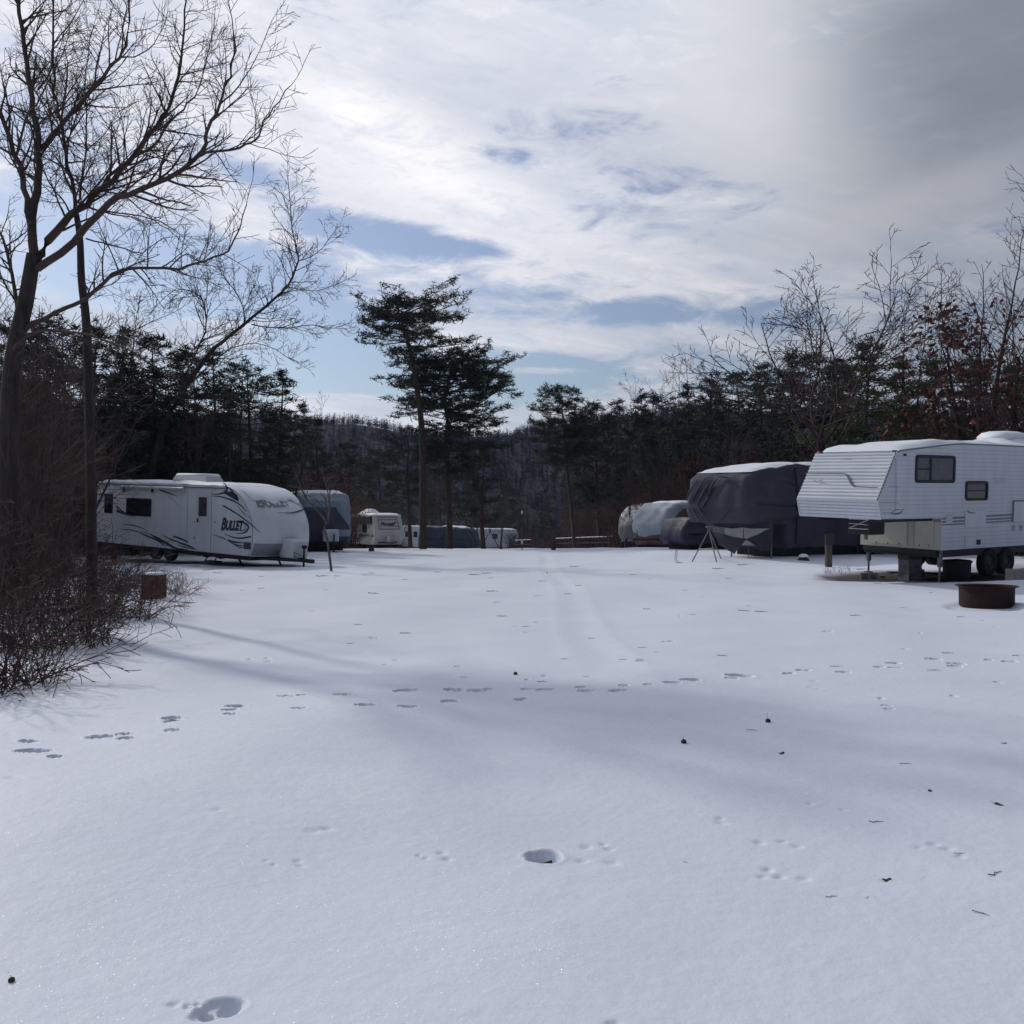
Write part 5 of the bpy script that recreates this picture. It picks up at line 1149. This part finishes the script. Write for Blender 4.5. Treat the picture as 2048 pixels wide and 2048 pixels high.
def cover(prof, W, sg, parent, mats, pick=None, a=.03, bul=None, st=.16, name='cover', rnd_=.16, sagf=None, side_fold=.03):
    """loose fabric shell: lofted profile with wrinkles; side walls gridded so they fold too"""
    P_ = finer(prof, st); n = len(P_); cs = sum(p[0] for p in P_)/n; cz = sum(p[1] for p in P_)/n; mb = MB(); rings = []
    def ringat(y, ins, shr=1.0):
        out = []
        for s, z in P_:
            s2 = cs+(s-cs)*shr; z2 = cz+(z-cz)*shr; s2 += ins if s < cs else -ins; z2 -= ins if z > cz else 0
            if bul: s2 -= bul(s, y, z)
            f_ = fold(s2, y, z2, a); q = Vector((s2*sg, y, z2)); dn = Vector(((s-cs)*.4, 0, (z-cz))); dn = dn.normalized() if dn.length > 0 else dn
            out.append(q+Vector((dn.x*sg, 0, dn.z))*f_+Vector((0, fold(s2*1.3, z2*2, y, side_fold) if (ins or shr < 1) else 0, 0)))
        return out
    shr = [.02, .3, .55, .75, .88, .96]
    st_ = [(0, 0, q) for q in shr]+[(0, .0, 1), (rnd_*.25, -rnd_*.6, 1), (rnd_, -rnd_, 1)]
    ins0 = rnd_
    for y, i_, q in st_: rings.append(ringat(y, ins0+i_, q))
    k = int(W/.12)
    for j in range(1, k): rings.append(ringat(rnd_+(W-2*rnd_)*j/k, 0))
    for y, i_, q in reversed(st_): rings.append(ringat(W-y, ins0+i_, q))
    mb.loft(rings, cap=True)
    o = mb.build(name, mats[0] if not pick else zonemat(*mats), parent, smooth='all')
    if pick:
        at2 = o.data.attributes.new('zone', 'FLOAT', 'POINT'); at2.data.foreach_set('value', [max(-1, min(1, 4*pick(v_[0]*sg, v_[1], v_[2]))) for v_ in mb.v])
    return o
yaw = R(38); c = at(1497, 32.6); xd = Vector((math.cos(yaw), math.sin(yaw), 0)); org = c+xd*2.2; org.z = .22
td, mD = frame('covered_fifth_wheel', 'tall fifth wheel trailer wrapped in a dark navy cover with grey patches under the nose', 'covered trailer', org, (math.cos(yaw), math.sin(yaw), .01), (-math.sin(yaw), math.cos(yaw), .02))
pd_ = [(.1,.35),(.05,1.25),(-2.15,1.28),(-2.45,1.75),(-2.25,2.95),(-1.9,3.12),(.2,3.42),(.8,3.46),(10.5,3.46),(10.7,3.3),(10.7,.35)]
WD = 2.75
cv = cover(pd_, WD, 1, td, [M['navy']], a=.030, side_fold=.045)
MB().tube([(.55, -.035, .5), (.57, -.06, 1.8), (.52, -.05, 2.8), (.5, .02, 3.30)], .03, 6).build('seam', M['navy2'], cv)
# long drag folds on the nose
def dp(zx, zy, pl, n_): return raypl(mD, 1200+zx*.2795, 880+zy*.2795, pl, n_)
mb = MB()
for pts in ([(760,270),(700,360),(660,450)], [(800,290),(745,370),(700,470)], [(820,300),(770,420),(720,500)], [(700,290),(650,360),(620,440)], [(850,270),(800,330),(780,400)], [(660,480),(700,560),(760,600)], [(700,470),(740,540),(800,590)], [(830,255),(890,262),(940,275)]):
    q = [dp(x, y, (-2.36, 0, 2.3), (-1, 0, .12)) for x, y in pts]; q = smooth_path(q, 4); mb.tube([v_+Vector((-.03, 0, 0)) for v_ in q], [.008+.035*math.sin(math.pi*i/(len(q)-1)) for i in range(len(q))], 8)
mb.build('drag_fold', M['navy'], cv, smooth='all')
def drape(polyz, m, off, name, parent, thick=.012):
    P_ = [dp(x, y, (off, 0, 0), (1, 0, 0)) for x, y in polyz]; mb = MB(); n = len(P_)
    vs = [(p_.x+.03*math.sin(p_.y*7), p_.y, p_.z) for p_ in P_]+[(p_.x+thick+.03*math.sin(p_.y*7), p_.y, p_.z) for p_ in P_]
    mb.add(vs, [tuple(range(n)), tuple(reversed(range(n, 2*n)))]+[(i, (i+1) % n, (i+1) % n+n, i+n) for i in range(n)]); return mb.build(name, m, parent)
drape([(740,585),(1240,585),(1240,700),(1222,795),(1150,800),(1118,772),(1060,768),(1000,768),(980,790),(965,818),(945,800),(925,795),(890,775),(850,752),(835,700),(800,655)], M['navy'], -1.0, 'hanging_drape', td)
drape([(806,612),(885,625),(885,672),(812,655)], M['decalg'], -1.06, 'grey_patch', td)
drape([(887,626),(950,634),(1020,626),(1020,704),(960,695),(887,674)], M['patch'], -1.06, 'grey_patch', td)
drape([(1024,628),(1090,634),(1212,632),(1130,675),(1042,708),(1026,700)], M['patch'], -1.06, 'grey_patch', td)
drape([(1040,716),(1075,730),(1116,757),(1010,752)], M['patch'], -1.06, 'grey_patch', td)
mb = MB(); mb.tube([dp(935, 495, (-2.5, 0, 1), (1, 0, 0)), dp(850, 590, (-2.3, 0, 1), (1, 0, 0))], .014, 6); mb.build('strap', M['navy2'], td)
mb = MB(); mb.box((.2, .3, .0), (10.3, 2.4, .45)); mb.build('chassis', M['frame'], td)
for s in (5.2, 6.1): wheel(s, .25, .2, .36, td)
for zx, y_ in ((935, 0), (1220, 0), (1055, 0)):
    p = dp(zx, 800, (-.95, 0, 0), (1, 0, 0)); mb = MB(); mb.tube([(-.9, p.y, .9), (-.9, p.y, -.03)], .03 if zx != 1055 else .015, 6); mb.build('landing_jack', M['steel'], td)
snow_on([(-1.95,3.12),(.2,3.42),(.8,3.47),(10.4,3.47)], .16, WD-.16, 1, .12, td, 3, ns=50)
# folding tripod under the nose
t0_ = P3(1418, 1056, 31.3); base = [at(1384, 31.5), at(1433, 30.6), at(1442, 32.2)]
t = thing('tripod_stand', 'steel tripod stand under the nose of the dark covered trailer', 'tripod', (t0_.x, t0_.y, gz(t0_.x, t0_.y))); L0 = t.location
tp = t0_-L0; mb = MB(); mb.tube([tp+Vector((0,0,-.12)), tp], .05, 10); mb.bbox(tuple(tp+Vector((-.10,-.10,-.0))), tuple(tp+Vector((.10,.10,.06))), .01); mb.build('head', M['steel'], t)
for b in base: MB().tube([tp+Vector((0,0,-.06)), b-L0], .022, 6).build('leg', M['steel'], t)
mb = MB()
for i in range(3): mb.tube([tp.lerp(base[i]-L0, .62), tp.lerp(base[(i+1) % 3]-L0, .62)], .010, 5)
mb.build('brace', M['steel'], t)
b0 = at(1351, 31.4); mb = MB(); pts = [Vector((.0,0,.42)), Vector((-.02,0,.1)), Vector((.02,0,.03)), Vector((.10,-.05,.012)), Vector((.26,-.1,.01))]
mb.tube(pts, .010, 5); mb.tube([p_+Vector((.12,.35,.0)) for p_ in pts], .010, 5); mb.tube([pts[0], pts[0]+Vector((.12,.35,0))], .010, 5); o = mb.build('wire_rack', M['steel'], None); o.location = b0; tag(o, 'bent wire rack on the snow left of the tripod stand', 'wire rack')
# post with a service box behind the nose of the fifth wheel
b0 = at(1657, 29.5); t = thing('utility_post', 'weathered grey post standing under the overhanging nose of the fifth wheel', 'post', b0)
MB().bbox((-.09, -.09, -.1), (.09, .09, 1.0), .01).build('post', M['wood'], t); MB().bbox((-.14, -.16, .70), (.14, -.085, 1.05), .01).build('meter_box', M['frame'], t)
for px, D, w_, h_, lb_ in ((1607, 32.5, .36, .12, 'snow capped log end behind the fifth wheel nose'), (743, 50, .28, .36, 'short dark stump on the crest left of the pines'), (1107, 54, .26, .42, 'dark stump at the far end of the lane right of the pole'), (1002, 60, .16, .30, 'thin marker stump beside the far white trailer'),):
    p = at(px, D); t = thing('tree_stump', lb_, 'stump', p, rnd(0, 3), 'stumps sticking out of the snow'); random.seed(px)
    MB().lathe([(w_*.62, -.1), (w_*.55, .05), (w_*.46, h_*.5), (w_*.44, h_)]+[(.001, h_+.01)], 14).build('stump', M['stump'], t, smooth=True)
    if h_ < .2: MB().lathe([(w_*.46, h_), (w_*.48, h_+.04), (w_*.3, h_+.10), (.001, h_+.12)], 14).build('snow_cap', M['snow'], t, smooth='all')
p = at(1372, 44); t = thing('trash_bin', 'black bin with snow on its lid left of the dark covered trailer', 'bin', p, R(20))
mb = MB(); mb.loft([[(-a, -a, z), (a, -a, z), (a, a, z), (-a, a, z)] for a, z in ((.22, 0), (.28, .48))]); mb.build('tub', M['rub'], t); MB().bbox((-.30, -.30, .485), (.30, .30, .53), .01).build('lid', M['rub'], t); MB().bbox((-.22, -.22, .532), (.24, .25, .58), .02).build('snow_cap', M['snow'], t)

# ================= other covered trailers on the right
def bulr(W, b): return lambda s, y, z: b*(1-abs(2*y/W-1)**2)*max(0, min(1, (1.6-s)/1.6))
def jackset(t, W, sg, z0, nose=-.1):
    mb = MB(); mb.tube([((-.1-nose)*-sg, .3, .42), ((-1.3-nose)*sg, W/2, .42)], .05, 6); mb.tube([((-.1-nose)*-sg, W-.3, .42), ((-1.3-nose)*sg, W/2, .42)], .05, 6); mb.build('tongue', M['frame'], t)
    mb = MB(); mb.tube([((-1.0-nose)*sg, W/2, .0), ((-1.0-nose)*sg, W/2, .95)], .035, 6); mb.tube([((-1.0-nose)*sg-.15, W/2-.1, .0), ((-1.0-nose)*sg, W/2, .40)], .02, 5); mb.tube([((-1.0-nose)*sg+.15, W/2+.1, .0), ((-1.0-nose)*sg, W/2, .40)], .02, 5); mb.build('tongue_jack', M['steel'], t)
yaw = R(46); p = at(1298, 61); ts, mS = frame('covered_trailer', 'travel trailer under a shiny silver blue tarp, farthest of the covered trailers on the right', 'covered trailer', (p.x, p.y, gz(p.x, p.y)), (math.cos(yaw), math.sin(yaw), 0), (-math.sin(yaw), math.cos(yaw), 0))
pr = [(.5,.45),(.15,.8),(0,1.4),(.15,2.0),(.55,2.5),(1.2,2.85),(2.2,2.98),(7.5,3.0),(7.7,2.8),(7.7,.45)]
cover(pr, 2.6, 1, ts, [M['silverd'], M['silver']], lambda s, y, z: z-2.0-.12*math.sin(y*6+s*3), a=.06, bul=bulr(2.6, .5), side_fold=.05)
MB().box((.8, .3, .02), (7, 2.3, .5)).build('chassis', M['frame'], ts); jackset(ts, 2.6, 1, 0)
snow_on([(1.9,2.93),(2.3,2.99),(7.4,3.01)], .3, 2.35, 1, .10, ts, 4, ns=24)
yaw = R(40); p = at(1330, 51.5); tw, mW = frame('covered_trailer', 'low trailer with brown sides and a wrinkled silver tarp over its nose', 'covered trailer', (p.x, p.y, gz(p.x, p.y)), (math.cos(yaw), math.sin(yaw), 0), (-math.sin(yaw), math.cos(yaw), 0))
pr = [(.3,.15),(.1,.8),(0,1.25),(.2,1.7),(.55,2.15),(1.0,2.42),(1.8,2.55),(7.0,2.6),(7.2,2.4),(7.2,.15)]
cover(pr, 2.5, 1, tw, [M['brown'], M['silver']], lambda s, y, z: max(min((y-.12)*3, z-1.25-.15*math.sin(y*5), 1.6-s), z-(2.25-.9*max(0, 1.5-s)+.10*math.sin(s*3))), a=.05, bul=bulr(2.5, .4), side_fold=.03)
MB().box((.6, .2, .0), (7, 2.2, .3)).build('chassis', M['frame'], tw); jackset(tw, 2.5, 1, 0)
snow_on([(1.2,2.48),(1.8,2.57),(6.9,2.61)], .2, 2.3, 1, .09, tw, 6, ns=24)
yaw = R(30); p = at(1372, 42.5); tg, mG = frame('covered_cart', 'low utility trailer under a dark grey striped tarp behind the black bin', 'covered trailer', (p.x, p.y, gz(p.x, p.y)), (math.cos(yaw), math.sin(yaw), 0), (-math.sin(yaw), math.cos(yaw), 0))
cover([(.2,.25),(-.1,.5),(0,1.0),(.25,1.38),(.8,1.5),(4.0,1.4),(4.2,1.2),(4.2,.25)], 1.9, 1, tg, [M['decal'], M['silverd']], lambda s, y, z: z-1.36, a=.05, side_fold=.05)
MB().box((.4, .2, .0), (3.8, 1.7, .32)).build('chassis', M['frame'], tg)

# ================= more trailers on the left, running away down the lane
def left_frame(name, label, cat, px, D, yawd, dx=0, group=None):
    yaw = R(yawd); p = at(px, D); return frame(name, label, cat, (p.x, p.y, gz(p.x, p.y)), (math.cos(yaw), -math.sin(yaw), 0), (math.sin(yaw), math.cos(yaw), 0), group)
t, mC = left_frame('covered_trailer', 'travel trailer wrapped in a light blue and dark blue cover behind the white nose', 'covered trailer', 606, 47.5, 66)
prc = [(.30,.50),(.05,1.0),(0,1.5),(.05,2.1),(.25,2.65),(.7,3.0),(1.5,3.12),(7.3,3.15),(7.5,2.95),(7.5,.45)]
def pickc(s, y, z):
    # light blue crown and right-hand gussets, dark triangle pointing down on the nose
    light = z-2.32
    if s > 1.3: return -(z-1.9)
    tri = min(2.32-z, (z-.95)-abs(y-1.0)*.95*1.0)             # > 0 inside the upper dark triangle
    g1 = min(y-1.75, z-1.25-(2.45-y)*1.3)                     # upper right gusset
    g2 = min(z-.80, 1.15-z, y-1.45-(1.15-z))
    return -max(light, g1, g2)
cover(prc, 2.55, -1, t, [M['bluec'], M['bluedk']], pickc, a=.03, bul=bulr(2.55, .3), side_fold=.03, st=.09)
MB().box((-7, .3, .05), (-.5, 2.2, .52)).build('chassis', M['frame'], t)
mb = MB(); mb.tube([(-.5, .4, .5), (1.2, 1.25, .48)], .05, 6); mb.tube([(-.5, 2.1, .5), (1.2, 1.25, .48)], .05, 6); mb.build('tongue', M['frame'], t)
MB().bbox((.45, .90, .55), (.95, 1.65, 1.18), .05).build('propane_cover', M['plastic'], t)
mb = MB(); mb.tube([(1.1, 1.35, .02), (1.1, 1.35, .95)], .04, 8); mb.bbox((.95, 1.15, -.05), (1.25, 1.5, .03), .01); mb.build('tongue_jack', M['frame'], t)
for s in (4.0, 4.9): wheel(-s, .1, .33, .35, t)
snow_on([(.6,3.0),(1.5,3.15),(7.3,3.17)], .15, 2.4, -1, .12, t, 8, ns=24)
t, mP = left_frame('travel_trailer', 'cream travel trailer with slanted nose, black awning side and script lettering on the left', 'travel trailer', 750, 74, 64)
prp = [(.55,.28),(0,1.05),(.0,1.35),(.62,2.62),(.75,2.72),(7.0,2.74),(7.0,.28)]
hull(prp, [0, .02, 2.38, 2.4], -1, None, .02).build('body', M['creamt'], t)
def np_(y, z, o=.012): s = .62*(z-1.35)/1.27; return Vector((-s+o, y, z+o*.4))
fr = MB(); mpts = [(.42,2.30),(2.0,2.30),(2.05,1.55),(.38,1.55)]
for a, b in zip(mpts, mpts[1:]+mpts[:1]): fr.tube([np_(*a), np_(*b)], .022, 5)
fr.build('nose_frame', M['decal'], t)
mb = MB(); mb.tube([np_(.3, 2.52, .015), np_(2.1, 2.52, .015)], .025, 5); mb.build('nose_stripe', M['decal'], t)
text_mesh('nose_lettering', 'Pioneer', M['decal'], t, lambda u, v: np_(.52+u, 1.78+v*1.15+.05*u, .02), 1.32, .45, .03)
mb = MB(); ribbon(mb, [(1.0,1.72),(1.5,1.78),(2.2,1.74)], (.01,.04,.008), lambda u, v: tuple(np_(u, v, .016))); ribbon(mb, [(1.55,2.12),(1.8,2.08),(1.95,2.16)], (.01,.07,.01), lambda u, v: tuple(np_(u, v, .016))); mb.build('nose_decal', M['decal'], t)
window(-3.4, 1.25, -2.2, 1.9, t, M['frame'], M['glass'], .05, .04)
window(-6.4, 1.25, -5.4, 1.9, t, M['frame'], M['glass'], .05, .04)
mb = MB(); mb.box((-6.9, -.008, .95), (-.2, -.003, 1.02)); mb.box((-6.9, -.008, 1.08), (-.2, -.003, 1.11)); mb.build('side_stripe', M['decal'], t)
mb = MB(); mb.bbox((-6.7, -.16, 1.98), (-.75, -.012, 2.62), .05); aw = mb.build('awning', M['frame'], t)
mb = MB(); mb.tube([(-.95, -.10, 2.0), (-.95, -.05, .7)], .03, 5); mb.build('awning_arm', M['plastic'], aw)
MB().box((-6.8, .25, .1), (-.6, 2.1, .46)).build('chassis', M['frame'], t)
mb = MB(); mb.tube([(-.5, .4, .46), (1.0, 1.2, .45)], .05, 6); mb.tube([(-.5, 2.0, .46), (1.0, 1.2, .45)], .05, 6); mb.build('tongue', M['frame'], t)
mb = MB(); mb.lathe([(.001, 0), (.15, .0), (.155, .35), (.08, .45), (.001, .46)], 14, (.35, 1.05, .5)); mb.build('propane_tank', M['plastic'], t, smooth=True)
for s in (3.6, 4.5): wheel(-s, .05, .33, .34, t)
snow_on([(.75,2.73),(6.95,2.755)], .05, 2.35, -1, .13, t, 12, ns=24, extra=lambda s, y: .36*math.exp(-((s-4.6)/.9)**4-((y-1.0)/.6)**4))
t, _ = left_frame('travel_trailer', 'small white travel trailer seen between the pine trunks with its grey nose band', 'travel trailer', 845, 112, 60)
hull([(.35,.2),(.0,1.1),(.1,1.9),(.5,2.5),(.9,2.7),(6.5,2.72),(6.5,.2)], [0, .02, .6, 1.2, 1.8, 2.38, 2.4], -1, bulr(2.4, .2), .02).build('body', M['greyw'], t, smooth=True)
window(-2.6, 1.4, -1.5, 2.1, t, M['frame'], M['glass']); window(-5.2, 1.4, -4.2, 2.1, t, M['frame'], M['glass'])
MB().box((-6.2, .2, .05), (-.5, 2.1, .46)).build('chassis', M['frame'], t); wheel(-3.2, .05, .33, .34, t); wheel(-4.1, .05, .33, .34, t)
mb = MB(); mb.tube([(-.5, .4, .46), (1.0, 1.2, .45)], .05, 6); mb.tube([(-.5, 2.0, .46), (1.0, 1.2, .45)], .05, 6); mb.build('tongue', M['frame'], t)
snow_on([(.8,2.68),(6.4,2.735)], .05, 2.35, -1, .14, t, 14, ns=20)
t, _ = left_frame('covered_camper', 'low camper under a dark blue tarp sloping down to the right between the pine trunks', 'covered trailer', 936, 84, 26)
cover([(-.3,.0),(-.25,.5),(.1,1.3),(.55,1.8),(1.3,1.98),(5.0,2.02),(5.3,1.8),(5.4,.0)], 2.2, -1, t, [M['bluedk']], a=.06, side_fold=.04)
MB().box((-5, .2, -.1), (-.2, 2.0, .3)).build('chassis', M['frame'], t)
snow_on([(.7,1.84),(1.3,1.99),(3.0,2.02)], .2, 2.0, -1, .10, t, 15, ns=16)
t, _ = left_frame('travel_trailer', 'plain white travel trailer farthest down the lane behind the low pine', 'travel trailer', 1024, 128, 24)
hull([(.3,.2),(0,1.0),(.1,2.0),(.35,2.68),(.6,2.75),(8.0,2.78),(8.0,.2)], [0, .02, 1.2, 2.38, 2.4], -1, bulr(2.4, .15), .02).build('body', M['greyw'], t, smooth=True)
window(-3.0, 1.4, -2.2, 2.1, t, M['frame'], M['glass']); MB().box((-7.6, .2, .05), (-.5, 2.1, .46)).build('chassis', M['frame'], t); wheel(-4.2, .05, .33, .34, t); wheel(-5.1, .05, .33, .34, t)
mb = MB(); mb.tube([(-.5, .4, .46), (1.2, 1.2, .45)], .05, 6); mb.tube([(-.5, 2.0, .46), (1.2, 1.2, .45)], .05, 6); mb.tube([(.9, 1.2, 0), (.9, 1.2, 1.0)], .04, 6); mb.build('tongue', M['frame'], t)
snow_on([(.6,2.75),(7.9,2.79)], .05, 2.35, -1, .14, t, 16, ns=20)
# thin pole in the lane, far fences
p = at(1044, 54); t = thing('marker_pole', 'thin pole with a white top standing at the far end of the lane', 'pole', p)
MB().tube([(0,0,-.1), (.01,0,2.15)], [.03, .022], 8).build('pole', M['wood'], t); MB().lathe([(.001, 2.10), (.05, 2.12), (.055, 2.28), (.001, 2.32)], 12).build('pole_cap', M['plastic'], t, smooth=True); MB().bbox((-.06, -.03, .35), (.06, .03, .62), .01).build('plate', M['plastic'], t)
def fence(px0, px1, D0_, D1_, npost, label):
    a = at(px0, D0_); b = at(px1, D1_); t = thing('rail_fence', label, 'fence', a); 
    rp = []
    for i in range(npost+1):
        q = a.lerp(b, i/npost); q.z = gz(q.x, q.y); rp.append(q); MB().bbox(tuple(q-a+Vector((-.05,-.05,-.1))), tuple(q-a+Vector((.05,.05,1.05))), .01).build('post', M['stump'], t)
    for hz_ in (.5, .95):
        mb = MB()
        for q, r_ in zip(rp, rp[1:]): mb.tube([q-a+Vector((0,-.06,hz_)), r_-a+Vector((0,-.06,hz_))], .04, 5)
        mb.build('rail', M['stump'], t)
    mb = MB()
    for q, r_ in zip(rp, rp[1:]): mb.tube([q-a+Vector((0,-.06,1.0)), r_-a+Vector((0,-.06,1.0))], .03, 6)
    mb.build('rail_snow', M['snow'], t)
fence(1112, 1245, 88, 72, 12, 'snow topped rail fence at the far right of the lane before the silver tarp')
fence(1030, 1062, 104, 98, 4, 'short snow topped rail fence right of the farthest white trailer')

# ================= twigs, leaves and cones lying on the snow
def twig_mesh(seed, L_):
    random.seed(seed); mb = MB(); pts = [Vector((-L_/2+L_*k/4, rnd(-.08,.08)*L_, .004+rnd(0,.03)*L_)) for k in range(5)]; mb.tube(pts, [.006, .0055, .005, .004, .002], 6)
    q = pts[2]; mb.tube([q, q+Vector((.14*L_, .13*L_, .05*L_))], [.003, .0015], 5); return mb
TWG = []
for s in range(3):
    o = twig_mesh(s+1, .22).build('tmp', M['twig']); TWG.append(o.data); bpy.data.objects.remove(o)
def litter(nm, me, px, py, L_, rz, label, cat, group, scale=None):
    x, d = on_ground(px, py); o = link(nm, me); o.location = (x, d, gz(x, d)+.001); o.rotation_euler = (rnd(-.05,.05), rnd(-.05,.05), rz); s = scale or (L_/F*d/.22); o.scale = (s,)*3; tag(o, label, cat, group); return o
random.seed(77)
rz_ = lambda x, y: (1024+x*.53, 1300+y*.53)
for (x, y, w_, rz, lb_) in [(1825,845,75,.5,'thick short twig at the right edge of the open snow'),(1207,932,50,.2,'dark twig lying right of the paw prints'),(1340,934,28,.9,'short tilted twig close to the paw prints'),(1375,650,56,-.05,'straight thin twig on the smooth snow at right'),(1485,430,46,-.1,'thin dark twig below the footprint line at right'),(905,303,42,-.05,'thin twig beside the pair of upright seed pods'),(1770,995,62,-.7,'thin pale twig lying aslant at lower right'),(655,802,26,-.8,'tiny bent twig right of the deep hole'),(1690,769,40,0,'dark twig at the end of the right paw prints')]:
    litter('twig', TWG[int(x) % 3], *rz_(x, y), w_*.53, rz, lb_, 'twig', 'twigs lying on the snow')
random.seed(78)
for k in range(64):
    px = rnd(380, 2030); py = 1130+240*random.random()**1.4
    if px < 700 and py > 1200: py = 1150+rnd(0, 40)
    litter('twig', TWG[k % 3], px, py, rnd(9, 26), rnd(-.4, .4), 'small dark twig scattered on the snow of the lane', 'twig', 'small twigs scattered on the snow', )
lm = []
for s in range(2):
    random.seed(s+9); mb = MB(); n = 9
    out = [(.5*math.cos(2*math.pi*i/n)*(1+.25*(i % 2)), .32*math.sin(2*math.pi*i/n)*(1+.3*(i % 2)), .10*math.sin(i*1.7)+.05) for i in range(n)]
    mb.add([(0,0,.0)]+out, [(0, i+1, (i+1) % n+1) for i in range(n)]); mb.add([(.5,0,.05),(.95,.02,.10),(.95,-.02,.12),(.5,-.04,.05)], [(0,1,2,3)])
    o = mb.build('tmp', M['stump']); lm.append(o.data); bpy.data.objects.remove(o)
for (x, y, s, lb_) in [(1413,868,.045,'curled brown leaf half sunk in the snow at lower right'),(1578,532,.035,'tiny dark leaf on the smooth snow at right'),(1018,390,.05,'small curled leaf below the upright seed pods'),(1835,583,.05,'dark curled leaf in a small melted pit at the right edge'),(1855,352,.035,'small leaf on the snow near the right edge'),(120,797,.10,'brown leaf at the bottom of the deep round hole')]:
    o = litter('dead_leaf', lm[int(x) % 2], *rz_(x, y), 0, rnd(0, 6), lb_, 'leaf', 'dead leaves on the snow', scale=s)
    if s == .10: o.location = (hx+.003, hd+.02, gz(hx, hd+.02)+.012); o.rotation_euler = (.35, 0, .3); o.scale = (.085, .05, .08)
for (px, py, lb_) in [(1367.5,1486,'dark round seed pod with upright stem, the nearer of two'),(1536,1444,'dark round seed pod with upright stem, the farther of two'),(23,1963,'dark round seed pod at the lower left corner of the snow'),(1031,1349,'dark seed pod just beyond the line of footprints'),(1094,1146,'small dark seed pod far up the lane')]:
    x, d = on_ground(px, py); t = thing('seed_pod', lb_, 'seed pod', (x, d, gz(x, d)), rnd(0, 6), 'seed pods on the snow'); t.scale = (.45,)*3 if d < 4 else (.8,)*3; mb = MB()
    mb.lathe([(.001, -.012), (.020, -.006), (.027, .010), (.022, .026), (.008, .034), (.001, .036)], 9); mb.build('pod', M['stump'], t)
    MB().tube([(0,0,.03), (.010,0,.055), (.028 if px < 1400 else .002,0,.09)], [.0018,.0015,.001], 5).build('stem', M['twig'], t)
